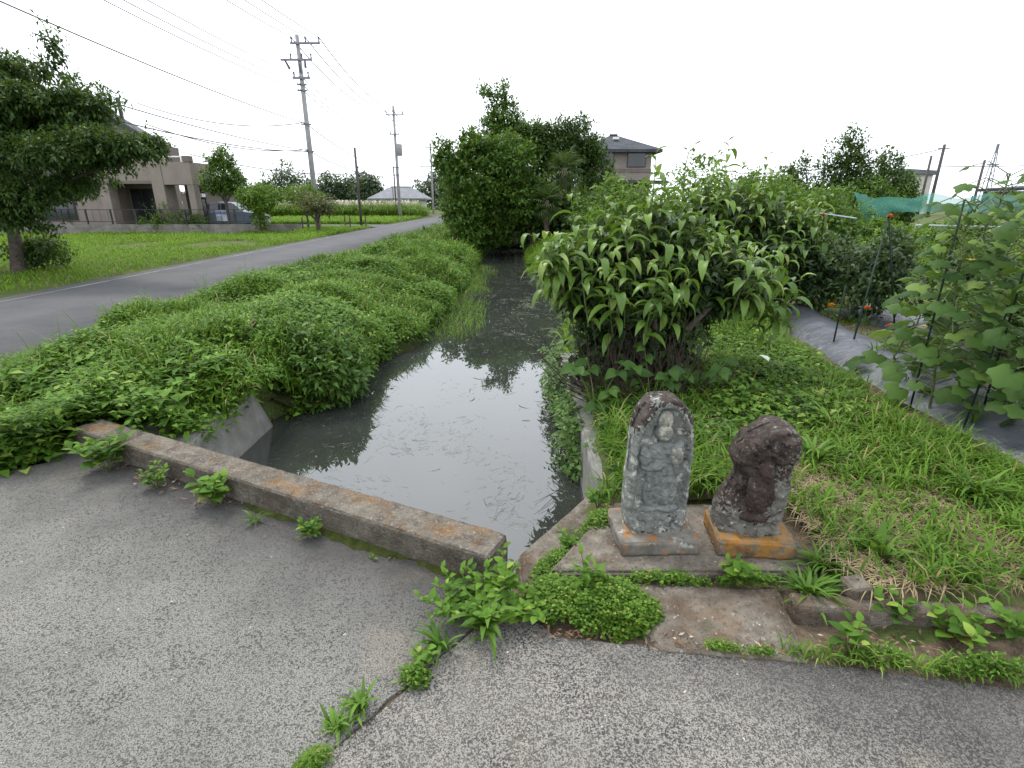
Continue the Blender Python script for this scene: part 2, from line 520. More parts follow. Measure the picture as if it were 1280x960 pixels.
M['moss'] = layered("moss", (0.030, 0.038, 0.010), (0.060, 0.072, 0.018), 20.0, (), 0.95, ((120.0, 0.9, 0.01),), spec=0.1)
M['stone_a'] = layered("grey_stone", (0.125, 0.134, 0.122), (0.210, 0.218, 0.198), 14.0,
                       (((0.050, 0.042, 0.035), 6.5, 0.55, 0.66, 0.80), ((0.44, 0.44, 0.39), 24.0, 0.535, 0.595, 0.80), ((0.40, 0.41, 0.38), 70.0, 0.60, 0.68, 0.6), ((0.06, 0.075, 0.045), 11.0, 0.58, 0.72, 0.45)), 0.9, ((45.0, 0.9, 0.014), (170.0, 1.0, 0.006)), spec=0.2)
M['stone_dark'] = layered("dark_stone", (0.022, 0.016, 0.013), (0.060, 0.045, 0.037), 24.0, (((0.12, 0.112, 0.098), 60.0, 0.56, 0.66, 0.7), ((0.30, 0.30, 0.27), 34.0, 0.62, 0.70, 0.6), ((0.11, 0.10, 0.088), 8.0, 0.55, 0.70, 0.5)), 0.92, ((40.0, 0.8, 0.012), (150.0, 0.6, 0.004)), spec=0.2)
M['lichen'] = layered("pale_lichen", (0.24, 0.24, 0.19), (0.34, 0.33, 0.27), 40.0, (((0.15, 0.15, 0.13), 22.0, 0.50, 0.64, 0.9),), 0.95, ((90.0, 0.8, 0.006),), spec=0.1)
M['plinth_a'] = layered("plinth_stone", (0.105, 0.094, 0.080), (0.19, 0.176, 0.150), 14.0, (((0.30, 0.13, 0.035), 7.0, 0.53, 0.62, 0.85), ((0.05, 0.045, 0.035), 6.0, 0.55, 0.70, 0.85, 'side'), ((0.42, 0.41, 0.37), 16.0, 0.60, 0.66, 0.7)), 0.92, ((40.0, 0.7, 0.01),), spec=0.2)
M['plinth_b'] = layered("lichened_plinth", (0.13, 0.12, 0.10), (0.20, 0.18, 0.14), 9.0, (((0.28, 0.130, 0.018), 8.0, 0.36, 0.47, 0.88), ((0.12, 0.11, 0.09), 22.0, 0.48, 0.58, 0.8), ((0.18, 0.065, 0.012), 18.0, 0.55, 0.66, 0.6), ((0.06, 0.05, 0.035), 12.0, 0.58, 0.66, 0.8), ((0.40, 0.39, 0.36), 18.0, 0.66, 0.71, 0.8)), 0.92, ((40.0, 0.7, 0.01),), spec=0.2)

def water_mat():
    m = bpy.data.materials.new("canal_water")
    t, N, Lk = _nodes(m)
    out = N("ShaderNodeOutputMaterial"); b = N("ShaderNodeBsdfPrincipled")
    vec = N("ShaderNodeTexCoord").outputs["Object"]
    Lk(ramp(t, noise_node(t, vec, 0.8, 3.0), 0.3, 0.7, (0.026, 0.029, 0.025), (0.036, 0.040, 0.036)), b.inputs["Base Color"])
    b.inputs["Roughness"].default_value = 0.012
    b.inputs["IOR"].default_value = 2.0
    bp = N("ShaderNodeBump"); bp.inputs["Strength"].default_value = 0.02; bp.inputs["Distance"].default_value = 0.02
    Lk(noise_node(t, vec, 3.0, 2.0, 0.5), bp.inputs["Height"]); Lk(bp.outputs[0], b.inputs["Normal"])
    Lk(b.outputs[0], out.inputs["Surface"])
    return m
M['water'] = water_mat()

# ------------------------------------------------------------------ terrain with the canal cut into it
def interp(y, ys, xs): return np.interp(y, ys, xs)
LY = [-40, 4.45, 4.6, 5.0, 5.6, 6.1, 7.0, 8.0, 10, 17, 25, 70]
LX = [-2.16, -2.16, -2.10, -1.80, -1.78, -1.85, -1.42, -1.40, -1.30, -1.28, -1.2, -1.2]
RY = [-40, 1.85, 2.0, 2.65, 3.2, 5.5, 7.0, 9.0, 12.0, 18.0, 25, 70]
RX = [-0.10, -0.10, 0.02, 0.50, 0.50, 0.52, 0.80, 1.15, 0.95, 0.55, 0.6, 0.6]
def left_edge(y): return interp(y, LY, LX)
def right_edge(y): return interp(y, RY, RX)
WATER_Z = -0.35
def road_left(y): return -8.45 - 0.015 * np.minimum(y, 80)
def road_right(y): return -4.80 - 0.006 * np.minimum(y, 80)

ys = np.unique(np.concatenate([np.linspace(-60, -4, 15), np.arange(-4, 14, 0.3), np.arange(14, 40, 0.8), np.arange(40, 120, 5), np.geomspace(120, 1500, 14)]))
dl = np.concatenate([[0.0, 0.08, 0.2, 0.4, 0.7], np.arange(1.0, 9.0, 0.3), np.arange(9, 30, 1.0), np.geomspace(30, 1500, 18)])
cols = []
rows = []
for y in ys:
    wl = y < 4.5; wr = y < 3.35
    lx, rx = left_edge(y), right_edge(y)
    tl = 0.05 if wl else 0.55            # width of the earth bank from rim to waterline
    tr = 0.05 if wr else 0.25
    dep = np.interp(y, [29, 31], [1, 0])  # canal bed closed early to keep bright sky gaps out of its end
    row = []
    for d in dl[::-1]:
        x = lx - tl - d
        row.append((x, y, 0.0))
    for fx, z in ((0.0, -0.40), (0.25, -0.9)):
        row.append((lx + fx, y, z * dep))
    for fx, z in ((-0.25, -0.9), (0.0, -0.40)):
        row.append((rx + fx, y, z * dep))
    for d in dl:
        row.append((rx + tr + d, y, 0.02 + 0.05 * np.interp(d, [0, 1.0, 3.0], [0, 1, 0.6])))
    rows.append(row)
G = np.array(rows)
ny, nx = G.shape[:2]
Pg = G.reshape(-1, 3).copy()
lift = (fbm(Pg * np.array([[1, 1, 0]]), 0.9, 5, 3) - 0.5) * 0.06
xs_, ys_ = Pg[:, 0], Pg[:, 1]
onroad = (xs_ > road_left(ys_) - 0.7) & (xs_ < road_right(ys_) + 0.5)
side_road = (ys_ > 36.0) & (ys_ < 43.0) & (xs_ < -8)
onpave = ((xs_ * 0.431 + ys_ * 0.903) < 1.75) & (ys_ < 4) & (xs_ < 0.3)
onlane = (ys_ < 1.72 - 0.13 * xs_) & (xs_ > -4)
onslab = ((xs_ > -0.05) & (xs_ < 1.42) & (ys_ < 2.45)) | ((xs_ > 1.3) & (xs_ < 2.6) & (ys_ < 1.62))
flat = onroad | onpave | onlane | side_road
inside = Pg[:, 2] < -0.1
Pg[:, 2] = np.where(inside, Pg[:, 2], np.where(flat, -0.06, np.where(onslab, -0.09, Pg[:, 2] + lift)))
idx = np.arange(ny * nx).reshape(ny, nx)
Fg = np.stack([idx[:-1, :-1], idx[:-1, 1:], idx[1:, 1:], idx[1:, :-1]], -1).reshape(-1, 4)
tag(link("ground", mesh_np("ground", Pg, Fg, M['ground'], True)), "flat green farmland with grass and bare soil", "ground", kind="structure")

wy = np.arange(-6, 31.5, 0.5)
Vw = np.array([(x, y, WATER_Z) for y in wy for x in (left_edge(y) - 0.3, right_edge(y) + 0.3)])
iw = np.arange(len(wy) - 1) * 2
tag(link("water", mesh_np("water", Vw, np.stack([iw, iw + 1, iw + 3, iw + 2], 1), M['water'])), "still murky water of the narrow irrigation canal", "water", kind="structure")

# road
ry = np.concatenate([np.arange(-30, 30, 2.0), np.arange(30, 200, 8.0)])
def bendx(y): return np.where(y > 70, (y - 70) ** 2 * 0.004, 0)
Vr = np.array([(f(y) + bendx(y), y, -0.005) for y in ry for f in (road_left, road_right)] + [(f(y) + bendx(y), y, -0.12) for y in ry for f in (road_left, road_right)])
nr = len(ry); ir = np.arange(nr - 1) * 2; o2 = 2 * nr
Fr = np.concatenate([np.stack([ir, ir + 1, ir + 3, ir + 2], 1), np.stack([ir + 1, ir + 1 + o2, ir + 3 + o2, ir + 3], 1), np.stack([ir, ir + 2, ir + 2 + o2, ir + o2], 1)])
tag(link("road", mesh_np("road", Vr, Fr, M['asphalt'])), "narrow grey asphalt road along the canal", "road", kind="structure")
mb = MB(); mb.prism([(-22, 37.6), (road_left(37) - 0.02, 37.0), (road_left(41.5) - 0.02, 41.5), (-22, 40.5)], -0.12, -0.009)
tag(mb.build("side_road", M['asphalt']), "side lane branching left off the road", "road", kind="structure")
Vm = np.array([(road_left(y) + dx, y, -0.001) for y in np.arange(-10, 60, 2.0) for dx in (0.30, 0.40)])
im = np.arange(len(Vm) // 2 - 1) * 2
tag(link("road_marking", mesh_np("road_marking", Vm, np.stack([im, im + 1, im + 3, im + 2], 1), M['line'])), "faded white edge line on the road", "marking", kind="structure")

# paving: the bridge deck and the lane in front of it
def jitter_poly(pts, step=0.06, amp=0.01, close_far=6.0):
    out = []
    n = len(pts)
    for i in range(n):
        a = Vector(pts[i]); b_ = Vector(pts[(i + 1) % n])
        near = max(a.length, b_.length) < close_far
        k = max(1, int((b_ - a).length / step)) if near else 1
        for j in range(k):
            p = a.lerp(b_, j / k)
            if near: p = p + Vector((random.gauss(0, amp), random.gauss(0, amp)))
            out.append((p.x, p.y))
    return out
deck = [(-0.002, 1.90), (-0.012, 1.745), (-0.590, 1.030), (-3.5, -2.48), (-14, -6), (-14, -3.6), (-3.02, 2.76), (-2.84, 2.90), (-2.90, 3.12), (-2.75, 3.21)][::-1]
mb = MB(); mb.prism(jitter_poly(deck, amp=0.0025)[::-1], -0.28, 0.0)
tag(mb.build("bridge_deck", M['deck']), "grey exposed aggregate paving of the bridge deck", "paving", kind="structure")
lane = [(0.15, 1.53), (-0.012, 1.725), (-0.585, 1.018), (-3.49, -2.51), (-3.5, -9), (14, -9), (14, -0.6), (4, 0.95), (1.67, 1.31), (1.0, 1.42), (0.46, 1.49)]
mb = MB(); mb.prism(jitter_poly(lane, amp=0.003), -0.2, -0.004)
tag(mb.build("lane_paving", M['lane']), "speckled exposed aggregate concrete lane in the foreground", "paving", kind="structure")

mb = MB(); mb.prism([(-0.06, 1.70), (-0.65, 0.99), (-0.62, 0.965), (0.03, 1.70)], -0.05, -0.012)
tag(mb.build("joint_soil", M['soil']), "soil filling the joint between deck and lane", "soil", kind="structure")
# kerb beam on the bridge edge
KD = Vector((0.9024, -0.4309)); KN = Vector((0.4309, 0.9024)); KA = Math = math.atan2(KD.y, KD.x)
k0 = Vector((-2.82, 3.10)); kl = 3.02
kc = k0 + KD * (kl / 2) + KN * 0.09
kerb = link("bridge_kerb", rough_box(kl, 0.18, 0.142, 0.02, 0.005, 0.0045, 4, 38.0), loc=(kc.x, kc.y, -0.003), rot=(0, 0, KA))
kerb.data.materials.append(M['kerb'])
tag(kerb, "long low weathered concrete kerb with orange lichen along the canal bridge", "kerb")
mb = MB()
for a, b_, w0 in ((1.55, 1.95, .03), (1.98, 2.62, .04), (2.66, 2.95, .03), (1.1, 1.4, .02)):
    n = 14
    P = []
    for k in range(n + 1):
        s = a + (b_ - a) * k / n
        w = w0 * math.sin(math.pi * k / n) ** 0.5 * random.uniform(0.6, 1.3) + 0.004
        P.append((k0 + KD * s + KN * -w, k0 + KD * s + KN * 0.02))
    for k in range(n):
        (p, q), (p2, q2) = P[k], P[k + 1]
        o = [(p.x, p.y, 0.001), (p2.x, p2.y, 0.001), (q2.x, q2.y, 0.022), (q.x, q.y, 0.022)]
        mb.add(o, [(0, 1, 2, 3)])
tag(mb.build("moss", M['moss'], smooth=True), "dark green moss creeping along the foot of the kerb", "moss", kind="stuff")

# canal walls
def quad_block(name, mat, base, top, z0, z1, label, cat, sub=0.06, amp=0.006):
    """wall from a plan quadrilateral at z0 to another at z1"""
    bm = bmesh.new()
    vb = [bm.verts.new((x, y, z0)) for x, y in base]
    vt = [bm.verts.new((x, y, z)) for (x, y), z in zip(top, z1 if hasattr(z1, '__len__') else [z1] * 4)]
    bm.faces.new(vb[::-1]); bm.faces.new(vt)
    for i in range(4):
        bm.faces.new((vb[i], vb[(i + 1) % 4], vt[(i + 1) % 4], vt[i]))
    bmesh.ops.bevel(bm, geom=bm.edges[:], offset=0.012, segments=2, affect='EDGES')
    bmesh.ops.triangulate(bm, faces=bm.faces[:])
    for _ in range(4):
        long = [e for e in bm.edges if e.calc_length() > sub * 1.6]
        if not long: break
        bmesh.ops.subdivide_edges(bm, edges=long, cuts=1)
        bmesh.ops.triangulate(bm, faces=bm.faces[:])
    bm.normal_update()
    P = np.array([v.co[:] for v in bm.verts]); Nn = np.array([v.normal[:] for v in bm.verts])
    d = (fbm(P, 9, 3, 3) - 0.5) * 2 * amp
    for v, q, n_, k in zip(bm.verts, P, Nn, d): v.co = Vector(q + n_ * k)
    me = bpy.data.meshes.new(name); bm.to_mesh(me); bm.free()
    for p in me.polygons: p.use_smooth = True
    me.materials.append(mat)
    return tag(link(name, me), label, cat)
quad_block("wing_wall", M['wallc'], [(-2.75, 3.24), (-2.05, 3.02), (-2.05, 4.42), (-2.75, 4.42)], [(-2.75, 3.24), (-2.15, 3.05), (-2.15, 4.12), (-2.75, 4.12)], -0.7, [0.0, 0.0, 0.04, 0.04], "pale concrete wing wall on the left side of the canal", "wall")
quad_block("retaining_wall", M['wallc'], [(0.46, 2.62), (0.72, 2.62), (0.72, 5.4), (0.46, 5.4)], [(0.49, 2.66), (0.70, 2.66), (0.70, 5.4), (0.49, 5.4)], -0.8, 0.0, "concrete canal wall with rusty stain behind the arched stone", "wall")
quad_block("wing_ledge", M['slab'], [(0.03, 1.80), (0.64, 2.60), (0.48, 2.72), (-0.10, 2.02)], [(0.04, 1.80), (0.64, 2.62), (0.50, 2.70), (0.03, 2.06)], -0.8, -0.045, "diagonal concrete ledge between the kerb end and the canal wall", "ledge")

# platform slabs and low kerb on the right
sv = np.array([(x, y, 0) for y in np.linspace(1.40, 2.46, 22) for x in np.linspace(0.0, 2.6, 40)], float)
sv[:, 2] = -0.014 + 0.022 * (fbm(sv, 7, 3, 3) - .5)
sv[:, 1] -= np.where(sv[:, 1] < 1.42, 0.06 * sv[:, 0], 0)
si = np.arange(len(sv)).reshape(22, 40)
sf = np.stack([si[:-1, :-1], si[:-1, 1:], si[1:, 1:], si[1:, :-1]], -1).reshape(-1, 4)
cq = sv[sf].mean(1)
sv[:, 2] += .03 * (sv[:, 0] > 1.34) * (sv[:, 1] > 1.75)
sf = sf[(cq[:, 0] > 0.06 + (cq[:, 1] - 1.85) * 0.75) | (cq[:, 1] < 1.75)]
tag(link("verge_soil", mesh_np("verge_soil", sv, sf, M['soil'], True)), "bare brown soil around the slabs and carved stones", "soil", kind="structure")
def slab(name, poly, z0, z1, mat, label, cat, tilt=None, amp=0.004):
    q = [poly[i] for i in range(4)]
    return quad_block(name, mat, q, q, z0, z1, label, cat, 0.05, amp)
slab("platform_slab", [(0.15, 1.84), (1.30, 1.84), (1.34, 2.36), (0.52, 2.40)], -0.05, 0.035, M['slab'], "concrete platform slab under the two carved stones", "slab")
slab("step_slab", [(0.50, 1.455), (1.02, 1.40), (1.08, 1.755), (0.44, 1.79)], -0.05, [0.002, 0.002, 0.028, 0.028], M['slab'], "flat brownish concrete slab in front of the carved stones", "slab")
me = rough_box(1.35, 0.08, 0.10, 0.02, 0.005, 0.005, 9, 36.0)
me.materials.append(M['slab'])
tag(link("edge_kerb", me, loc=(1.75, 1.585, -0.035), rot=(0, 0, R(-5))), "low concrete edging beside the grass on the right", "kerb")
me = rough_box(0.085, 0.085, 0.12, 0.015, 0.005, 0.006, 12, 36.0)
me.materials.append(M['slab'])
tag(link("stub_post", me, loc=(1.34, 1.69, -0.01), rot=(0, 0, R(8))), "small square concrete stub beside the edging", "post")

# ------------------------------------------------------------------ the two carved stones
def carved_stone(half, centre, zs, T, relief, seed, ns_=110, nt_=170, weather=0.006, edge_pow=14, front_only=None):
    """slab with outline x = centre(t) ± half(t); the front (-y) carries the relief"""
    S = np.linspace(-1, 1, ns_)
    S = np.sign(S) * np.abs(S) ** 0.85
    Tt = np.linspace(0, 1, nt_)
    ss, tt = np.meshgrid(S, Tt)
    hw = np.interp(tt, *half); cx = np.interp(tt, *centre); z = np.interp(tt, [0, 1], zs)
    x = cx + ss * hw
    prof = np.sqrt(np.clip(1 - np.abs(ss) ** edge_pow, 0, 1))
    prof = prof * np.sqrt(np.clip(1 - np.clip((tt - 0.97) / 0.03, 0, 1) ** 2, 0, 1))
    P = np.stack([x, np.zeros_like(x), z], -1).reshape(-1, 3)
    w = ((fbm(P, 22, seed, 4) - 0.5) * 2 * weather).reshape(x.shape)
    pits = (np.clip(fbm(P, 45, seed + 9, 2) - 0.62, 0, 1) * 0.05).reshape(x.shape)
    rl = relief(x, z)
    yf = -(T / 2) * prof - (rl + w - pits) * np.minimum(1, prof * 1.5)
    yb = (T / 2) * prof + w
    ex = ss * w * 0.8
    V = np.concatenate([np.stack([x + ex, yf, z], -1).reshape(-1, 3), np.stack([x + ex, yb, z], -1).reshape(-1, 3)])
    i = np.arange(nt_ * ns_).reshape(nt_, ns_)
    q = np.stack([i[:-1, :-1], i[:-1, 1:], i[1:, 1:], i[1:, :-1]], -1).reshape(-1, 4)
    qb = q[:, ::-1] + nt_ * ns_
    o = nt_ * ns_
    sides = []
    for col, flip in ((0, 0), (ns_ - 1, 1)):
        a = np.stack([i[:-1, col], i[1:, col], i[1:, col] + o, i[:-1, col] + o], -1)
        sides.append(a[:, ::-1] if flip else a)
    bot = np.stack([i[0, :-1], i[0, :-1] + o, i[0, 1:] + o, i[0, 1:]], -1)
    return V, np.concatenate([q, qb] + sides + [bot]), (x, yf, z)

def el(x, z, cx, cz, rx, rz, h, rot=0.0, p=0.5):
    """one carved boss"""
    c, s = math.cos(rot), math.sin(rot)
    dx, dz = x - cx, z - cz
    u = (dx * c + dz * s) / rx; v = (-dx * s + dz * c) / rz
    return h * np.clip(1 - u * u - v * v, 0, 1) ** p

def figure_a(x, z):
    """standing figure with tall headdress, one arm raised with an object, the other holding a staff"""
    f = np.zeros_like(x)
    for a in ((-.005, .545, .036, .045, .020), (-.005, .490, .037, .040, .028), (0.0, .450, .022, .02, .016),
              (-.005, .385, .082, .062, .020), (-.075, .375, .026, .055, .024, .25), (-.035, .335, .058, .022, .027, .10),
              (.052, .390, .034, .052, .030), (.060, .415, .022, .04, .022, -.3),
              (-.005, .270, .066, .10, .022), (.035, .20, .042, .10, .021, -.06), (-.035, .20, .040, .09, .020, .08),
              (-.10, .285, .012, .075, .012, -.85), (.0, .118, .10, .025, .018), (.035, .128, .05, .020, .026), (-.045, .125, .04, .018, .022)):
        f = np.maximum(f, el(x, z, *(tuple(a) + (0.0,) if len(a) == 5 else a), .30) * 1.4)
    fold = 0.003 * np.sin(x * 190 + z * 25) * (np.abs(x) < .07) * (z > .15) * (z < .32)
    return f + np.where(f > 0.004, fold, 0)

def relief_a(x, z):
    hwid = np.interp(z, [0, .45, .52, .57, .605, .63], [.141, .134, .115, .085, .049, .01])
    inset = np.clip((hwid - np.abs(x) - 0.020) / 0.014, 0, 1) * np.clip((z - 0.105) / 0.02, 0, 1) * np.clip((0.605 - z) / 0.014, 0, 1)
    low = np.clip((0.11 - z) / 0.03, 0, 1) * 0.006
    line = -0.004 * np.exp(-((z - 0.105) / 0.004) ** 2)
    return low - 0.022 * inset + line

th = np.linspace(0, 1, 60)
arch = np.interp(th, [0, .08, .2, .55, .70, .78, .84, .89, .93, .96, .98, .993, 1.0], [.127, .138, .140, .137, .134, .130, .121, .107, .090, .072, .052, .031, .004])
V, Fq, front = carved_stone((th, arch), ([0, 1], [0, 0.0]), (0, 0.64), 0.15, relief_a, 21)
sa = thing("arched_stone", "upright grey arched stone carved with a standing figure on a low plinth", "carved stone", (0.645, 2.10, 0.095), R(3))
me = mesh_np("stone_slab", V, Fq, M['stone_a'], True)
me.materials.append(M['stone_dark'])
cen = V[Fq].mean(1); nz = .55 * fbm(cen, 22, 5, 3) + .45 * vnoise(cen, 140, 6)
hwid = np.interp(cen[:, 2], [0, .45, .52, .57, .605, .63], [.141, .134, .115, .085, .049, .01])
rim = np.clip(1 - (hwid - np.abs(cen[:, 0])) / .035, 0, 1) * np.clip((cen[:, 2] - .40) / .12, 0, 1)
low = np.clip(1 - cen[:, 2] / .09, 0, 1) * .6 + np.clip(1 - np.abs(cen[:, 2] - .09) / .05, 0, 1) * np.clip((cen[:, 0] - .02) / .05, 0, 1) * .8
me.polygons.foreach_set("material_index", (rim * .42 + low * .36 + nz > .80).astype(np.int32))
slab_a = link("stone_slab", me, sa)
def figure_mesh(name, fig, xr, zr, y0, n=110, m=170, seed=5):
    xx, zz = np.meshgrid(np.linspace(*xr, n), np.linspace(*zr, m))
    h = fig(xx, zz)
    P = np.stack([xx, 0 * xx, zz], -1).reshape(-1, 3)
    h2 = h + ((fbm(P, 70, seed, 3) - 0.5) * 0.016).reshape(h.shape) * (h > 0.003)
    V = np.stack([xx, y0 - h2 + 0.003, zz], -1).reshape(-1, 3)
    i = np.arange(n * m).reshape(m, n)
    q = np.stack([i[:-1, :-1], i[:-1, 1:], i[1:, 1:], i[1:, :-1]], -1).reshape(-1, 4)
    keep = (h.reshape(-1)[q] > 0.0005).any(1)
    q = q[keep]
    used = np.unique(q); mp = np.zeros(n * m, int); mp[used] = np.arange(len(used))
    return V[used], mp[q]
yA = -0.075 + 0.022
Vf, Ff = figure_mesh("carved_figure", figure_a, (-.13, .13), (.09, .60), yA)
fa = link("carved_figure", mesh_np("carved_figure", Vf, Ff, layered("worn_relief", (0.115, 0.125, 0.116), (0.185, 0.195, 0.182), 16.0, (((0.055, 0.052, 0.046), 30.0, 0.56, 0.66, 0.6), ((0.36, 0.36, 0.32), 34.0, 0.64, 0.70, 0.6)), 0.9, ((60.0, 0.8, 0.01),), spec=0.15), True), sa)
fa["label"] = "worn standing figure in low relief"
Vl, Fl = figure_mesh("x", lambda x, z: np.maximum(np.maximum(1.4 * el(x, z, -.005, .548, .032, .042, .021, 0, .28), 1.4 * el(x, z, -.005, .492, .034, .036, .029, 0, .28)), 1.4 * el(x, z, .052, .390, .031, .049, .031, 0, .28)), (-.06, .10), (.33, .60), yA - 0.0022, 70, 110, 8)
link("lichen_crust", mesh_np("lichen_crust", Vl, Fl, M['lichen'], True), fa)
# dark rim of lichen round the arch
arc = MB()
for k in range(2):
    pass
me = rough_box(0.350, 0.29, 0.075, 0.018, 0.006, 0.007, 31, 34.0); me.materials.append(M['plinth_a'])
link("plinth", me, sa, loc=(0.0, -0.005, -0.066))
me = rough_box(0.27, 0.16, 0.022, 0.02, 0.006, 0.008, 33, 30.0); me.materials.append(M['plinth_a'])
link("mortar_bed", me, sa, loc=(0.0, 0.0, -0.006))

# broken stone: leaning, with an irregular outline
zl = np.array([0, .08, .16, .26, .33, .40, .455, .485, .498]); H2 = 0.50
lft = np.array([-.162, -.158, -.130, -.090, -.112, -.098, -.050, -.004, .040])
rgt = np.array([.106, .114, .130, .134, .144, .156, .144, .116, .075])
def fig_b(x, z):
    f = np.zeros_like(x)
    for a in ((.012, .300, .044, .058, .040), (.0, .225, .066, .085, .036), (-.005, .165, .070, .095, .030), (-.04, .20, .03, .08, .028, .25), (.045, .19, .03, .08, .028, -.2), (-.015, .085, .09, .03, .026)):
        f = np.maximum(f, el(x, z, *a, p=.8) if len(a) > 5 else el(x, z, *a, 0.0, .8))
    return f
def relief_b(x, z):
    r = 0.010 * np.clip((z - .33) / .05, 0, 1)                      # overhanging top
    r = r - 0.024 * np.exp(-(((x + .055) / .035) ** 2 + ((z - .20) / .10) ** 2))
    r = r + 0.030 * el(x, z, .09, .40, .075, .07, 1.0)
    r = r + 0.022 * el(x, z, .10, .20, .06, .16, 1.0)
    crack = np.abs((z - 0.03) - (x + 0.02) * 0.85)
    r = r - 0.018 * np.exp(-(crack / .007) ** 2) * (x > 0.0) + 0.014 * ((z - 0.03) < (x + .02) * .85) * (x > 0)
    return r
def s2(arr): return np.interp(np.linspace(0, 1, 60), zl / zl[-1], arr)
sb = thing("broken_stone", "weathered dark brown broken stone on an orange lichened plinth", "carved stone", (1.085, 2.09, 0.112), R(-6))
V, Fq, front = carved_stone((np.linspace(0, 1, 60), s2((rgt - lft) / 2)), (np.linspace(0, 1, 60), s2((rgt + lft) / 2)), (0, 0.498), 0.20, relief_b, 44, weather=0.016, edge_pow=4)
V[:, 1] += 0.02 * V[:, 2] / .5
M['stone_b'] = layered("brown_stone", (0.030, 0.020, 0.018), (0.070, 0.050, 0.043), 9.0, (((0.12, 0.113, 0.098), 9.0, 0.60, 0.70, 0.75), ((0.40, 0.40, 0.37), 30.0, 0.62, 0.70, 0.6)), 0.92, ((40.0, 0.8, 0.012), (150.0, 0.6, 0.004)), spec=0.2)
# the upper part is dark, the lower right pale: two materials by height along the fracture
me = mesh_np("stone_slab", V, Fq, M['stone_dark'], True)
pale = layered("pale_stone", (0.085, 0.080, 0.068), (0.165, 0.157, 0.137), 10.0, (((0.06, 0.045, 0.04), 9.0, 0.56, 0.68, 0.8), ((0.42, 0.42, 0.38), 30.0, 0.60, 0.68, 0.7)), 0.92, ((40.0, 0.8, 0.012), (150.0, 0.6, 0.004)), spec=0.2)
me.materials.append(pale)
cen = V[Fq].mean(1)
nz = .6 * fbm(cen, 14, 77, 3) + .4 * vnoise(cen, 120, 7)
is_pale = ((cen[:, 0] > 0.045) & (cen[:, 2] < 0.30 + 0.40 * (nz - 0.5))) | (cen[:, 2] < 0.11 + 0.40 * (nz - 0.5)) | ((cen[:, 0] > .07) & (cen[:, 2] > .33) & (nz > .52))
me.polygons.foreach_set("material_index", is_pale.astype(np.int32))
link("stone_slab", me, sb)
Vf, Ff = figure_mesh("carved_figure", fig_b, (-.12, .12), (.06, .38), -0.085)
Vf[:, 0] *= .8
fb = link("carved_figure", mesh_np("carved_figure", Vf, Ff, M['stone_b'], True), sb)
me = rough_box(0.330, 0.26, 0.085, 0.018, 0.006, 0.008, 35, 30.0); me.materials.append(M['plinth_b'])
link("plinth", me, sb, loc=(-0.005, -0.03, -0.083))
me = rough_box(0.27, 0.18, 0.03, 0.02, 0.006, 0.009, 37, 30.0); me.materials.append(pale)
link("mortar_bed", me, sb, loc=(-0.02, 0.0, -0.008))
# ------------------------------------------------------------------ foliage materials
M['weed'] = leafmat("weed_leaf", (0.026, 0.074, 0.009), (0.146, 0.275, 0.030), (0.22, 0.31, 0.05), 0.06, 0.28, 0.6, 0.9, 0.15)
M['grass'] = leafmat("grass_blade", (0.042, 0.100, 0.011), (0.150, 0.268, 0.027), (0.28, 0.23, 0.10), 0.05, 0.28, 0.6, 0.8, 0.15)
M['blade'] = leafmat("wide_blade", (0.040, 0.095, 0.012), (0.125, 0.235, 0.028), None, 0, 0.28, 0.55, 3.0, 0.2)
M['drygrass'] = leafmat("dry_straw", (0.19, 0.14, 0.075), (0.36, 0.29, 0.17), None, 0, 0.15, 0.8)
M['lawn'] = leafmat("field_grass", (0.080, 0.160, 0.012), (0.178, 0.310, 0.024), (0.22, 0.21, 0.08), 0.04, 0.30, 0.65, 0.25, 0.12)
M['clover'] = leafmat("clover_leaf", (0.035, 0.085, 0.010), (0.135, 0.245, 0.028), (0.20, 0.27, 0.05), 0.10, 0.25, 0.6, 11.0, 0.15)
M['creeper'] = leafmat("creeper_leaf", (0.022, 0.060, 0.010), (0.090, 0.175, 0.026), (0.15, 0.21, 0.04), 0.04, 0.22, 0.5, 1.5, 0.2)
M['bark'] = layered("bark", (0.055, 0.045, 0.036), (0.11, 0.092, 0.075), 14.0, (((0.16, 0.155, 0.14), 8.0, 0.58, 0.7, 0.6),), 0.95, ((30.0, 0.9, 0.02),))
M['twig'] = layered("twig_bark", (0.060, 0.045, 0.035), (0.13, 0.10, 0.08), 20.0, (), 0.9)
M['stem'] = layered("green_stem", (0.065, 0.095, 0.028), (0.11, 0.14, 0.045), 20.0, (), 0.7)
M['redstem'] = layered("reddish_stem", (0.13, 0.055, 0.035), (0.12, 0.10, 0.04), 16.0, (), 0.7)
M['dead'] = leafmat("dead_leaf", (0.10, 0.055, 0.03), (0.27, 0.18, 0.11), (0.40, 0.33, 0.25), 0.10, 0.05, 0.8, 9.0)
M['flower'] = leafmat("marigold_petal", (0.55, 0.10, 0.012), (0.72, 0.22, 0.02), None, 0, 0.2, 0.6, 6.0)
M['yellow'] = leafmat("yellow_petal", (0.62, 0.45, 0.03), (0.75, 0.55, 0.05), None, 0, 0.2, 0.6, 6.0)

UPZ = np.array([[0, 0, 1.0]])

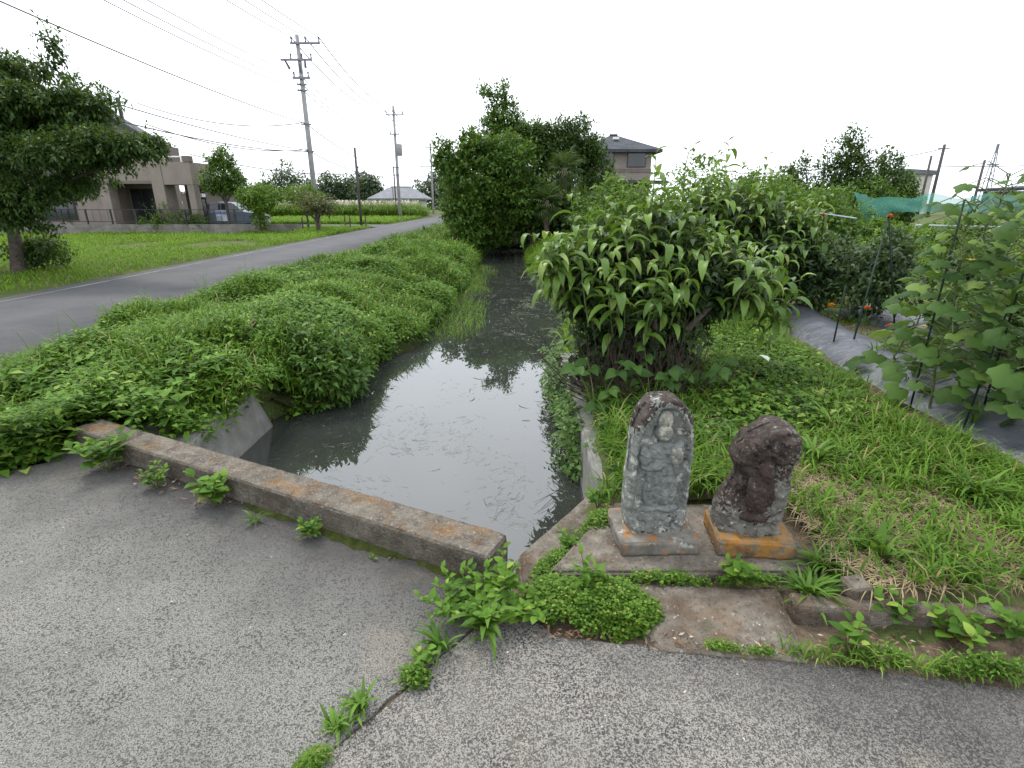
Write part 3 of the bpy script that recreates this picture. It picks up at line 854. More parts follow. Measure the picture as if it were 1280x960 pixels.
# ------------------------------------------------------------------ left bank: weeds as a hummocky mass between road and canal
def bank_profile(y):
    rr = road_right(y) + 0.10
    le = left_edge(y)
    if y < 4.45:
        X = np.array([rr, rr + .35, rr + 1.2, -2.95, -2.50, -2.22, -2.14]); Z = np.array([.0, .10, .20, .22, .16, .08, .02])
    else:
        X = np.array([rr, rr + .4, rr + 1.3, -3.0, -2.4, le - .12, le + .18, le + .12]); Z = np.array([.02, .20, .32, .34, .28, .10, -.12, -.36])
        if y > 12: Z[:5] *= 0.85
    return X, Z
def bank_samples(n, y0, y1, powr=1.0):
    out = np.zeros((n, 3)); nor = np.zeros((n, 3))
    yy = y0 + (y1 - y0) * rng.random(n) ** powr
    for i, y in enumerate(yy):
        X, Z = bank_profile(y)
        d = np.hypot(np.diff(X), np.diff(Z)); c = np.concatenate([[0], np.cumsum(d)])
        s = rng.random() * c[-1]
        out[i] = (np.interp(s, c, X), y, np.interp(s, c, Z))
        k = min(np.searchsorted(c, s, side='right') - 1, len(d) - 1)
        t = np.array([X[k + 1] - X[k], 0, Z[k + 1] - Z[k]])
        nor[i] = (-t[2], 0, t[0])
    nor = unit(nor)
    lump = (fbm(out, 1.15, 61, 2) - 0.45) * 0.70
    edge = np.clip((out[:, 2] + 0.30) / 0.3, 0.15, 1)
    step = 0.22 * np.clip((out[:, 1] - 7.2) / 0.8, 0, 1) * np.clip((9.5 - out[:, 1]) / 2.0, 0, 1) * (out[:, 0] < -3.4)
    out = out + nor * (lump * edge)[:, None]
    out[:, 2] += step
    nearroad = np.clip((out[:, 0] - (road_right(out[:, 1]) - .05)) / .5, 0, 1)
    out[:, 2] = np.maximum(out[:, 2], WATER_Z + 0.03)
    return out, nor

def rosettes(P, N, per, L, W, spread=0.5, jit=0.03, droop=0.25, tilt=0.35):
    """whorls of leaves that spread out from each point"""
    n = len(P)
    ax = unit(N * 0.55 + UPZ * 0.75 + tilt * rand_dirs(n))
    u = unit(np.cross(ax, rand_dirs(n))); v = np.cross(ax, u)
    th = (np.arange(per) / per * 2 * np.pi)[None, :] * 2.4 + rng.random((n, 1)) * 6.28 + rng.normal(0, .3, (n, per))
    lev = (np.arange(per) / per)[None, :]
    d = u[:, None, :] * np.cos(th)[..., None] + v[:, None, :] * np.sin(th)[..., None]
    d = d + ax[:, None, :] * (spread * (1.0 - 1.2 * lev))[..., None]
    d = unit(d.reshape(-1, 3))
    s = (0.6 + 0.7 * rng.random((n, 1))) * (1.0 - 0.35 * (1 - lev))
    s = s.reshape(-1)
    pos = np.repeat(P, per, 0) - np.repeat(ax, per, 0) * (lev.repeat(n, 0).reshape(-1) * L * 1.1)[:, None] + rng.normal(0, jit, (n * per, 3))
    up = np.repeat(ax, per, 0) + 0.25 * rand_dirs(n * per)
    return leaves5(pos, d, up, L * s, W * s, fold=0.14, droop=droop)

lf = Leafy()
for (n, y0, y1, L, W, per) in ((7000, 0.4, 6.0, .080, .038, 8), (5200, 6.0, 11.0, .085, .040, 8), (4200, 11, 20, .10, .050, 8), (3600, 20, 62, .17, .085, 7)):
    P, N = bank_samples(n, y0, y1)
    keep = ~((P[:, 1] < 2.86 + (P[:, 0] + 2.80) * 0.58) | ((P[:, 0] > -2.80) & (((P[:, 0] - k0.x) * KN.x + (P[:, 1] - k0.y) * KN.y) < 0.24)))
    gp = fbm(P, 0.8, 91, 2)
    keep &= ~((gp > 0.60) & (rng.random(len(P)) < 0.65))
    P, N = P[keep], N[keep]
    big = 1 + 0.0 * P[:, 0]
    lf.add(rosettes(P, N, per, L, W))
    P2 = P - N * (0.07 + 0.10 * rng.random((len(P), 1))) + rng.normal(0, .04, P.shape)
    lf.add(rosettes(P2[: len(P) // 2], N[: len(P) // 2], 6, L * 1.1, W * 1.1))
n = 900
P = np.stack([-2.72 - 2.2 * rng.random(n), np.zeros(n), np.zeros(n)], 1)
P[:, 1] = 2.84 + (P[:, 0] + 2.80) * .58 + .02 + .75 * rng.random(n)
P[:, 2] = .05 + .16 * fbm(P, 2.2, 15, 2) * np.clip((P[:, 1] - (2.84 + (P[:, 0] + 2.80) * .58)) / .25, .15, 1)
P = P[((P[:, 0] - k0.x) * KN.x + (P[:, 1] - k0.y) * KN.y < .02) & (P[:, 0] < -2.9) | ((P[:, 0] - k0.x) * KN.x + (P[:, 1] - k0.y) * KN.y > .2) | (P[:, 0] < -2.95)]
lf.add(rosettes(P, np.repeat(UPZ, len(P), 0), 8, .105, .055))
n = 520
P = np.stack([-3.9 + 1.6 * rng.random(n), 2.9 + 1.5 * rng.random(n), np.zeros(n)], 1)
P[:, 2] = .22 + .26 * (fbm(P, 1.15, 61, 2) - .4) + .06 * rng.random(n)
P = P[((P[:, 0] - k0.x) * KN.x + (P[:, 1] - k0.y) * KN.y > .24) & (P[:, 0] < -2.3) & (P[:, 1] > 2.95 + (P[:, 0] + 2.8) * .58)]
lf.add(rosettes(P, np.repeat(UPZ, len(P), 0), 7, .125, .062))
tag(lf.build("bank_weeds", M['weed']), "dense green broadleaf weeds covering the bank between road and canal", "weeds", kind="stuff")

gl = Leafy()
for (n, y0, y1, L, W) in ((20000, 0.4, 7.0, .20, .010), (16000, 7, 14, .20, .013), (12000, 14, 50, .26, .026)):
    P, N = bank_samples(n, y0, y1)
    keep = (fbm(P, 0.8, 91, 2) > 0.50) & (P[:, 2] > -0.1)
    keep &= ~((P[:, 1] < 2.90 + (P[:, 0] + 2.80) * 0.58) | ((P[:, 0] > -2.80) & (((P[:, 0] - k0.x) * KN.x + (P[:, 1] - k0.y) * KN.y) < 0.26)))
    P = P[keep] - UPZ * 0.08
    m_ = len(P)
    gl.add(blades(P, rng.random(m_) * 6.28, L * (.6 + .8 * rng.random(m_)), W, .5 + .9 * rng.random(m_)))
# a loose fringe at the road side, and a few taller stalks
P = np.stack([road_right(0) + rng.normal(0, .10, 2600) + 0.05, 4 + 30 * rng.random(2600) ** 1.5, np.zeros(2600)], 1)
P[:, 0] += -0.006 * P[:, 1]
gl.add(blades(P, rng.random(2600) * 6.28, .16 * (.5 + rng.random(2600)), .012, .5 + .9 * rng.random(2600)))
n = 70
P = np.stack([-4.75 + .7 * rng.random(n), 4.6 + 5 * rng.random(n), np.full(n, .05)], 1)
gl.add(blades(P, rng.random(n) * 6.28, .55 + .25 * rng.random(n), .006, .5 + .5 * rng.random(n), lean=.1))
tag(gl.build("bank_grass", M['grass']), "bright grass blades growing through the weeds on the canal bank", "grass", kind="stuff")
bm_ = MB()
ysf = np.arange(0.2, 66, 0.3)
Vb = []; Fb = []
for j, y in enumerate(ysf):
    X, Z = bank_profile(y); X = np.interp(np.linspace(0, 1, 9), np.linspace(0, 1, len(X)), X); Z = np.interp(np.linspace(0, 1, 9), np.linspace(0, 1, len(Z)), Z)
    for x, z in zip(X, Z):
        Vb.append((x, y, z - 0.14 - 0.06 * random.random() if z > -.3 else z - .1))
Vb = np.array(Vb)
ib = np.arange(len(ysf) * 9).reshape(len(ysf), 9)
Fb = np.stack([ib[:-1, :-1], ib[:-1, 1:], ib[1:, 1:], ib[1:, :-1]], -1).reshape(-1, 4)
kp = [bool((Vb[f][:, 1] > 2.92 + (Vb[f][:, 0] + 2.80) * 0.58).all() and (((Vb[f][:, 0] - k0.x) * KN.x + (Vb[f][:, 1] - k0.y) * KN.y) > 0.2).all()) for f in Fb]
M['thatch'] = layered("bank_earth", (0.028, 0.034, 0.012), (0.055, 0.062, 0.022), 5.0, (((0.07, 0.05, 0.03), 9.0, 0.55, 0.7, 0.7),), 0.95, ((40.0, 0.9, 0.03),), spec=0.1)
tag(link("canal_bank", mesh_np("canal_bank", Vb, Fb[np.array(kp)], M['thatch'], True)), "earth bank under the weeds", "bank", kind="structure")

# plants standing in the water and scum drifting on it
gl = Leafy()
P = np.stack([-1.15 + 0.75 * rng.random(2200), 7.3 + 9 * rng.random(2200), np.full(2200, WATER_Z - .02)], 1)
P[:, 0] -= 0.25 * (rng.random(2200) ** 2)
kk = fbm(P, 1.1, 19, 2) > 0.42 + 0.35 * np.clip((P[:, 0] + 1.1) / .8, 0, 1) - 0.1
P = P[kk]; m_ = len(P)
gl.add(blades(P, rng.random(m_) * 6.28, .16 * (.5 + rng.random(m_)), .010, .3 + .9 * rng.random(m_)))
tag(gl.build("water_grass", M['grass']), "thin grass growing up out of the canal water by the left bank", "grass", kind="stuff")

M['scum'] = leafmat("drifting_clippings", (0.20, 0.20, 0.14), (0.36, 0.35, 0.26), (0.07, 0.08, 0.05), 0.12, 0.05, 0.7, 4.0)
def floaters(n, cx, cy, sx, sy, L0, W0, seed, curl=1.0, thr=0.42):
    V = []; F = []
    P = np.stack([cx + sx * rng.normal(size=n), cy + sy * rng.normal(size=n), np.zeros(n)], 1)
    ok = (fbm(P, 2.0, seed, 3) > thr) & (P[:, 0] > left_edge(P[:, 1]) + .1) & (P[:, 0] < right_edge(P[:, 1]) - .1) & (((P[:, 0] - k0.x) * KN.x + (P[:, 1] - k0.y) * KN.y) > .28)
    for p in P[ok]:
        a = fbm(p[None] * 1.0, 1.3, seed + 3, 1)[0] * 12 + random.gauss(0, .5)
        L = L0 * random.uniform(.4, 1.4); w = W0 * random.uniform(.5, 1.3); cv = random.gauss(0, curl)
        o = len(V); q = np.array(p[:2])
        for k in range(5):
            t = k / 4
            d = np.array([math.cos(a + cv * t), math.sin(a + cv * t)]); s_ = np.array([-d[1], d[0]])
            ww = w * (1 - (2 * t - 1) ** 2 * .8)
            V.append((*(q - s_ * ww / 2), WATER_Z + .003)); V.append((*(q + s_ * ww / 2), WATER_Z + .003 + .002 * random.random()))
            q = q + d * L / 4
        for k in range(4):
            F.append((o + 2 * k, o + 2 * k + 1, o + 2 * k + 3, o + 2 * k + 2))
    return V, F
V = []; F = []
for a in ((800, -.80, 3.6, .45, .65, .065, .0013, 5, 1.0, .46), (380, -.2, 3.1, .25, .4, .08, .0013, 8, 1.1, .42), (120, -.9, 5.0, .5, .8, .06, .0014, 9, .8, .40)):
    v, f = floaters(*a); o = len(V); V += v; F += [tuple(i + o for i in q) for q in f]
tag(link("floating_clippings", mesh_np("floating_clippings", np.array(V), np.array(F), M['scum'])), "pale grass clippings drifting on the canal in front of the kerb", "clippings", kind="stuff")
M['mat'] = leafmat("floating_litter", (0.06, 0.062, 0.045), (0.19, 0.19, 0.15), (0.10, 0.13, 0.04), 0.2, 0.05, 0.6, 2.0)
V = []; F = []
for a in ((1100, .2, 10.8, .45, 2.4, .12, .010, 15, 1.0, .48), (250, .55, 8.4, .25, .8, .10, .008, 16, 1.0, .48)):
    v, f = floaters(*a); o = len(V); V += v; F += [tuple(i + o for i in q) for q in f]
tag(link("floating_litter", mesh_np("floating_litter", np.array(V), np.array(F), M['mat'])), "grey mat of leaves and litter floating under the trees", "litter", kind="stuff")

# ------------------------------------------------------------------ right bank: grass, creepers and dry straw
def right_field(n, x0, x1, y0, y1):
    P = np.stack([x0 + (x1 - x0) * rng.random(n), y0 + (y1 - y0) * rng.random(n), np.zeros(n)], 1)
    P[:, 2] = 0.02 + 0.05 * np.interp(P[:, 0] - right_edge(P[:, 1]), [0, 1.0, 3.0], [0, 1, .6])
    return P
def mulch_left(y): return np.interp(y, [1.0, 2.75, 3.45, 6.0, 7.3], [2.95, 2.96, 2.90, 3.22, 3.70])
def open_right(P):
    x, y = P[:, 0], P[:, 1]
    k = (x > right_edge(y) + .10) & (x < mulch_left(y) - .14 + 0.0 * x)
    k &= ~((x > .12) & (x < 1.36) & (y < 2.42))                      # slabs and stones
    k &= ~((x > 1.0) & (y < 1.66)) & (y > 1.55)
    return k
def dryness(P):
    d = fbm(P, 1.4, 33, 3)
    for x, y, s, a in ((2.55, 2.80, .40, .11), (1.55, 2.45, .25, .12), (1.60, 1.95, .28, .08), (2.2, 2.0, .3, .06), (2.8, 3.3, .25, .12), (1.6, 3.6, .25, .08)):
        d = d + a * np.exp(-(((P[:, 0] - x) / s) ** 2 + ((P[:, 1] - y) / s) ** 2))
    return d
g1 = Leafy()
P = right_field(17000, .5, 3.7, 1.55, 8.0); P = P[open_right(P)]; P[:, 2] += .02 * (P[:, 0] > 1.4)
dry = dryness(P)
den = np.clip(1.0 - (dry - 0.43) * 5.5, 0.26, 0.9)
P = P[(rng.random(len(P)) < den)]
tall = fbm(P, 1.1, 71, 2)
m_ = len(P); per = 4
PP = np.repeat(P, per, 0) + rng.normal(0, .018, (m_ * per, 3)) * np.array([[1, 1, 0]])
Lh = np.repeat(.05 + .19 * np.clip(tall - .30, 0, .5) / .5, per) * (.5 + .9 * rng.random(m_ * per))
g1.add(blades(PP, rng.random(m_ * per) * 6.28, Lh, .0065 + .004 * rng.random(m_ * per), .5 + 1.1 * rng.random(m_ * per)))
tag(g1.build("bank_turf", M['grass']), "rough green grass around the two carved stones and the field edge", "grass", kind="stuff")
sv = right_field(1, 0, 1, 0, 1)
gx, gy_ = np.meshgrid(np.linspace(.75, 2.95, 60), np.linspace(1.64, 5.6, 90))
sv = np.stack([gx.ravel(), gy_.ravel(), np.zeros(gx.size)], 1)
sv[:, 2] = .045 + .05 * np.interp(sv[:, 0] - right_edge(sv[:, 1]), [0, 1.0, 3.0], [0, 1, .6]) + .02 * (fbm(sv, 4, 2, 2) - .5) - .06 * np.clip((1.42 - sv[:, 0]) / .1, 0, 1) * (sv[:, 1] < 2.5) - .05 * np.clip((1.72 - sv[:, 1]) / .08, 0, 1)
si = np.arange(len(sv)).reshape(gx.shape)
sf = np.stack([si[:-1, :-1], si[:-1, 1:], si[1:, 1:], si[1:, :-1]], -1).reshape(-1, 4)
cq = sv[sf].mean(1)
sf = sf[~((cq[:, 0] < 1.40) & (cq[:, 1] < 2.45))]
tag(link("turf_soil", mesh_np("turf_soil", sv, sf, layered("turf_soil", (0.075, 0.058, 0.036), (0.135, 0.105, 0.066), 5.0, (((0.055, 0.070, 0.022), 3.0, 0.45, 0.62, 0.8), ((0.20, 0.16, 0.10), 26.0, 0.55, 0.66, 0.6)), 0.95, ((45.0, 0.9, 0.02),), spec=0.05), True)), "brown earth and old straw under the rough grass", "soil", kind="structure")
g2 = Leafy()
P = right_field(30000, .9, 3.0, 1.66, 5.5); P = P[open_right(P)]; P[:, 2] += .030
P = P[dryness(P) > 0.45]
m_ = len(P)
g2.add(blades(P, rng.random(m_) * 6.28, .11 * (.4 + rng.random(m_)), .004, .6 + .5 * rng.random(m_), lean=1.15))
tag(g2.build("dry_straw", M['drygrass']), "patches of dry straw lying in the grass on the right", "straw", kind="stuff")
# broadleaf creepers: between the stones and the shrub, down the canal wall, and along the shrub's right side
cr = Leafy()
P = right_field(5200, .55, 2.5, 2.4, 8.0); P = P[open_right(P)]
w = fbm(P, 1.0, 45, 2)
near_shrub = np.exp(-(((P[:, 0] - 1.0) / .75) ** 2 + ((P[:, 1] - 3.7) / 1.1) ** 2))
strip = np.exp(-(((P[:, 0] - (2.0 + .18 * (P[:, 1] - 4))) / .5) ** 2)) * (P[:, 1] > 3.3)
P = P[(w + .45 * near_shrub + .4 * strip) > .66]
P[:, 2] += .03 + .10 * fbm(P, 2.3, 8, 2)
cr.add(rosettes(P, np.repeat(UPZ, len(P), 0), 5, .060, .040, jit=.03))
Pw = np.stack([.43 + .05 * rng.normal(size=700), 2.95 + 2.6 * rng.random(700), .06 - .42 * rng.random(700) ** 1.3], 1)
Pw = Pw[(Pw[:, 2] > -.33) & ((Pw[:, 1] > 3.25) | (Pw[:, 2] > -.03 - 0 * Pw[:, 0])) & (fbm(Pw, 3, 4, 2) > .40)]
cr.add(rosettes(Pw, np.repeat(np.array([[-.9, -.2, .3]]), len(Pw), 0), 5, .065, .038, jit=.02, droop=.35))
Pw = np.stack([.60 + .14 * rng.random(260), 2.55 + .9 * rng.random(260), .02 + .03 * rng.random(260)], 1)
cr.add(rosettes(Pw, np.repeat(UPZ, len(Pw), 0), 5, .055, .036, jit=.02))
tag(cr.build("creepers", M['creeper']), "low creeping vines around the shrub foot and over the canal wall", "creeper", kind="stuff")
cr = Leafy()
P = right_field(2600, 1.45, 3.4, 3.2, 7.6); P = P[open_right(P)]
P = P[np.abs(P[:, 0] - (1.95 + .25 * (P[:, 1] - 4))) < .45 + .3 * rng.random(len(P))]
P[:, 2] += .05 + .12 * fbm(P, 2.0, 18, 2)
cr.add(rosettes(P, np.repeat(UPZ, len(P), 0), 6, .075, .046, jit=.03))
tag(cr.build("field_weeds", M['clover']), "bright leafy weeds along the strip beside the plastic mulch", "weeds", kind="stuff")
# far right bank of the canal
cr = Leafy()
n = 5200
yy = 5.6 + 14 * rng.random(n); q = rng.random(n)
P = np.stack([right_edge(yy) - .10 + .9 * q, yy, -.30 + .75 * q ** .7 + .25 * (fbm(np.stack([q * 2, yy, q * 0], 1), 1.2, 7, 2) - .5)], 1)
cr.add(rosettes(P[: n // 2], np.repeat(np.array([[-.6, -.2, .7]]), n // 2, 0), 6, .10, .045))
m_ = n - n // 2
cr.add(blades(P[n // 2:] - UPZ * .05, rng.random(m_) * 6.28, .30 * (.5 + rng.random(m_)), .014, .5 + .9 * rng.random(m_)))
tag(cr.build("bank_herbage", M['lawn']), "light green grass and weeds on the right bank beyond the big shrub", "weeds", kind="stuff")

# clover cushion and the low weeds that spill over the slabs
cl = Leafy()
def cushion(n, cx, cy, rx, ry, h, L, W, per=4, seed=1, rot=0.0, z0=0.0):
    a = rng.random(n) * 6.28; r = np.sqrt(rng.random(n))
    dx, dy = rx * r * np.cos(a), ry * r * np.sin(a)
    c, s = math.cos(rot), math.sin(rot)
    P = np.stack([cx + dx * c - dy * s, cy + dx * s + dy * c, np.zeros(n)], 1)
    r2 = np.clip(r + .55 * (fbm(P, 6, seed + 40, 2) - .5), 0, 1.2)
    P[:, 2] = z0 + .012 + h * np.clip(1 - r2 ** 2.0, 0.02, 1) * (.55 + .9 * fbm(P, 9, seed, 2)) * (.72 + .28 * rng.random(n))
    P = P[r < .50 + .75 * fbm(P, 11, seed + 70, 3)]
    n = len(P)
    return rosettes(P, np.repeat(UPZ, n, 0), per, L, W, spread=.35, jit=.008, droop=.05, tilt=.3)
cl.add(cushion(420, .20, 1.72, .17, .11, .07, .022, .016, seed=23))
cl.add(cushion(300, .46, 1.63, .12, .09, .05, .026, .020, seed=24))
cl.add(cushion(1700, .30, 1.66, .255, .16, .105, .020, .017, seed=3))
cl.add(cushion(350, .40, 1.575, .13, .055, .04, .024, .020, seed=4))
cl.add(cushion(260, .62, 1.80, .22, .035, .05, .020, .015, seed=6))
cl.add(cushion(160, .98, 1.80, .16, .03, .05, .020, .015, seed=7))
cl.add(cushion(420, .19, 1.96, .17, .055, .05, .017, .013, seed=8, rot=.92, z0=-.03))
cl.add(cushion(300, .43, 2.22, .15, .07, .07, .020, .015, seed=12, rot=.9))
tag(cl.build("clover_cushion", M['clover']), "bright green clover cushion spilling between the kerb end and the slabs", "clover", kind="stuff")
cl = Leafy()
cl.add(cushion(170, -.325, 1.345, .045, .04, .045, .018, .014, seed=9))
tag(cl.build("clover_tuft", M['clover']), "small yellowish green clover tuft on the paving joint", "clover", kind="stuff")
cl = Leafy()
cl.add(cushion(110, .74, 1.465, .07, .014, .03, .018, .008, seed=10, rot=-.1))
cl.add(cushion(60, .88, 1.45, .05, .010, .02, .016, .008, seed=10, rot=-.1))
cl.add(cushion(130, 1.28, 1.43, .10, .028, .04, .022, .010, seed=11, rot=-.1))
cl.add(cushion(170, 1.58, 1.37, .15, .04, .06, .026, .011, seed=14, rot=-.1))
n = 420
P = np.stack([.95 + .85 * rng.random(n), np.zeros(n), np.zeros(n)], 1); P[:, 1] = 1.475 - .14 * (P[:, 0] - .95) - .05 * rng.random(n)
cl.add(blades(P, rng.random(n) * 6.28, .075 * (.4 + rng.random(n)), .005, .7 + .8 * rng.random(n)))
tag(cl.build("edge_weeds", M['clover']), "thin line of small weeds along the lane edge on the right", "weeds", kind="stuff")

# dead leaves
def litter(name, spots, label, L=.03):
    pos = []
    for cx, cy, rx, ry, n in spots:
        for _ in range(n):
            pos.append((cx + random.gauss(0, rx), cy + random.gauss(0, ry), .004 + .012 * random.random()))
    pos = np.array(pos); n = len(pos)
    d = rand_dirs(n); d[:, 2] *= .25
    return tag(link(name, mesh_np(name, *leaves5(pos, d, unit(UPZ + .6 * rand_dirs(n)), L * (.5 + rng.random(n)), L * .38, fold=.3, droop=-.1), M['dead'])), label, "leaves", kind="stuff")
sp = []
for s, n in ((.55, 18), (.8, 26), (1.0, 16), (1.25, 8), (1.42, 34), (2.1, 6), (2.5, 4)):
    p = k0 + KD * s - KN * .05
    sp.append((p.x, p.y, .07, .025, n))
litter("dead_leaves", sp, "curled dead leaves and straw along the foot of the kerb")
litter("leaf_litter", [(.22, 1.53, .09, .012, 60), (.58, 1.50, .06, .02, 26), (.85, 1.47, .08, .02, 22), (1.15, 1.47, .10, .03, 60), (1.42, 1.50, .10, .03, 40), (.85, 1.6, .12, .08, 14)], "brown leaf litter along the edge of the slabs", .024)

# ------------------------------------------------------------------ individual weeds
def leaf_mesh(name, L, W, seg=4, fold=.16, arc=.6, shape=(0.0, .75, 1.0, .72, 0.0), mat=None, start=-0.25):
    """one leaf along +x, curving down by `arc` radians over its length"""
    V = []; a = arc * start; x = z = 0.0
    for k in range(seg + 1):
        t = k / seg
        w = np.interp(t, np.linspace(0, 1, len(shape)), shape) * W / 2
        V += [(x, -w, z + fold * w), (x, 0, z), (x, w, z + fold * w)]
        st = L / seg; a2 = a + arc * (t * 1.2)
        x += st * math.cos(a2); z -= st * math.sin(a2)
    F = []
    for k in range(seg):
        b_ = 3 * k
        F += [(b_, b_ + 3, b_ + 4, b_ + 1), (b_ + 1, b_ + 4, b_ + 5, b_ + 2)]
    me = bpy.data.meshes.new(name)
    me.from_pydata(V, [], F); me.update()
    for p in me.polygons: p.use_smooth = True
    if mat: me.materials.append(mat)
    return me
def frame(pos, d, up):
    d = Vector(d).normalized(); y = Vector(up).cross(d)
    if y.length < 1e-4: y = Vector((0, 1, 0))
    y.normalize(); z = d.cross(y)
    return Matrix(((d.x, y.x, z.x, pos[0]), (d.y, y.y, z.y, pos[1]), (d.z, y.z, z.z, pos[2]), (0, 0, 0, 1)))

OV = [leaf_mesh("ovate_leaf", 1.0, .50, 4, .18, a, (0.02, .85, 1.0, .60, 0.0), M['weed']) for a in (.3, .7, 1.0)]
OVB = [leaf_mesh("ovate_leaf", 1.0, .62, 4, .14, a, (0.05, .9, 1.0, .65, 0.0), M['weed']) for a in (.3, .6, .9)]
LN = [leaf_mesh("lance_leaf", 1.0, .085, 5, .22, a, (0.6, .9, 1.0, .85, .5, 0.0), M['blade']) for a in (.8, 1.3, 1.9)]
def weed(name, label, base, stems, L, leaves, spread=.5, h=.12, meshes=None, smat='stem', lean=(0, 0), group=None):
    t = thing(name, label, "weed", base, 0, group)
    meshes = meshes or OV
    mb = MB()
    for s in range(stems):
        a = 6.28 * s / stems + random.uniform(-.5, .5)
        hh = h * random.uniform(.65, 1.15); sp_ = spread * random.uniform(.3, 1.0)
        tip = Vector((math.cos(a) * sp_ * hh + lean[0] * hh, math.sin(a) * sp_ * hh + lean[1] * hh, hh))
        mid = tip * .5 + Vector((0, 0, .10 * hh))
        pts = [Vector((math.cos(a) * .006, math.sin(a) * .006, -.01)), mid, tip]
        mb.tube(pts, [.0028, .0022, .0012], 4)
        for k in range(leaves):
            u = .22 + .78 * (k + .5) / leaves
            p = pts[0].lerp(mid, u * 2) if u < .5 else mid.lerp(tip, u * 2 - 1)
            b_ = a + k * 2.4 + random.uniform(-.4, .4)
            d = Vector((math.cos(b_), math.sin(b_), .35 + .45 * (u > .8) + random.uniform(-.2, .2)))
            sc = L * (1.15 - .5 * u) * random.uniform(.75, 1.2) if u < .85 else L * random.uniform(.45, .7)
            o = link("leaf", random.choice(meshes), t)
            o.matrix_basis = frame(p, d, Vector((random.uniform(-.3, .3), random.uniform(-.3, .3), 1))) @ Matrix.Scale(sc, 4)
    mb.build("stem", M[smat], t)
    return t
def grass_tuft(name, label, base, n, L, group=None, meshes=None, wide=1.0):
    t = thing(name, label, "grass", base, 0, group)
    for k in range(n):
        a = random.uniform(0, 6.28)
        d = Vector((math.cos(a), math.sin(a), random.uniform(.4, 2.2)))
        o = link("blade", random.choice(meshes or LN), t)
        s = L * random.uniform(.55, 1.15)
        o.matrix_basis = frame((random.gauss(0, .012), random.gauss(0, .012), -.004), d, (0, 0, 1)) @ Matrix.Diagonal((s, s * wide, s, 1))
    return t
GW = "weeds along the foot of the kerb"
weed("broadleaf_weed", "bushy broadleaf weed under the left end of the kerb", (-2.40, 2.80, 0), 11, .09, 9, .85, .22, OVB, group=GW)
weed("broadleaf_weed", "small feathery weed just right of the bushiest weed at the kerb", (-1.98, 2.60, 0), 8, .055, 7, .7, .13, OV, group=GW)
weed("broadleaf_weed", "upright weed with pale toothed leaves against the middle of the kerb", (-1.56, 2.41, 0), 6, .095, 7, .6, .17, OVB, group=GW)
grass_tuft("grass_tuft", "sprawling grass sprig among dead leaves at the kerb", (-1.27, 2.25, 0), 12, .13, group=GW)
weed("broadleaf_weed", "small weed with neat oval leaves on the moss by the kerb", (-.95, 2.13, 0), 7, .055, 7, .8, .09, OV, group=GW)
weed("broadleaf_weed", "tiny sprig at the kerb foot between moss patches", (-.62, 1.97, 0), 2, .025, 3, .5, .035, OV, group=GW)
weed("broadleaf_weed", "tall leafy weed growing up against the right end of the kerb", (-.035, 1.72, 0), 7, .062, 8, .55, .19, OVB, smat='redstem')
weed("broadleaf_weed", "wide mat of leafy weeds on the paving below the kerb end", (-.15, 1.63, 0), 24, .058, 11, 2.0, .115, OV)
weed("broadleaf_weed", "leafy weed beside the clover cushion at the kerb end", (.05, 1.62, 0), 10, .055, 8, 1.4, .11, OVB)
grass_tuft("grass_tuft", "arching wide grass blades at the front of the weed mat", (-.10, 1.56, 0), 34, .19, wide=1.5)
grass_tuft("grass_tuft", "pale grass tuft left of the weed mat above the clover tuft", (-.25, 1.47, 0), 22, .15, wide=1.3)
weed("broadleaf_weed", "small round leafed weed beside the small clover tuft", (-.30, 1.41, 0), 4, .04, 5, 1.0, .05, OVB)
grass_tuft("grass_tuft", "upper grass sprig growing from the paving joint in front", (-.475, 1.235, 0), 30, .10, wide=1.4)
grass_tuft("grass_tuft", "middle grass sprig growing from the paving joint in front", (-.53, 1.165, 0), 26, .085, wide=1.4)
cl = Leafy(); cl.add(cushion(240, -.565, 1.06, .05, .035, .03, .022, .006, seed=21, rot=.9))
tag(cl.build("joint_weeds", M['grass']), "tiny weeds at the lowest end of the paving joint", "weeds", kind="stuff")
weed("broadleaf_weed", "broadleaf weed growing in front of the orange plinth", (.93, 1.80, .02), 6, .062, 6, .9, .085, OVB)
weed("broadleaf_weed", "lance leafed weed standing on top of the clover cushion", (.30, 1.74, .05), 3, .085, 7, .5, .13, [leaf_mesh("lance_leaf", 1.0, .24, 4, .2, .8, (.1, .9, 1., .6, 0), M['weed'])])
weed("broadleaf_weed", "oval leafed weed on the diagonal ledge left of the arched stone", (.27, 2.10, -.04), 6, .045, 6, .9, .08, OVB)
weed("broadleaf_weed", "weed with large pale leaves at the canal wall beside the arched stone", (.45, 2.40, .0), 5, .065, 6, .9, .10, OVB)
grass_tuft("grass_tuft", "thick grass tuft between the step slab and the concrete stub", (1.18, 1.71, 0), 110, .17, wide=1.1)
grass_tuft("grass_tuft", "second grass tuft beside the orange plinth corner", (1.32, 1.86, .02), 90, .16)
weed("broadleaf_weed", "large oval leafed weed before the low edging on the right", (1.20, 1.475, 0), 4, .070, 4, .8, .10, OVB, smat='redstem')
weed("broadleaf_weed", "sprawling weed over the low edging at the right frame edge", (1.60, 1.52, 0), 8, .070, 6, 1.2, .12, OVB, smat='redstem')
weed("broadleaf_weed", "weed with big leaves leaning over the edging right of the stub", (1.44, 1.60, .02), 6, .060, 5, 1.0, .10, OVB, smat='redstem')
weed("broadleaf_weed", "weed at the far right corner behind the edging", (1.80, 1.50, .02), 6, .06, 6, 1.0, .12, OVB)
grass_tuft("grass_tuft", "broad upright blades in the straw behind the concrete stub", (1.55, 1.90, .04), 30, .20, wide=2.2)
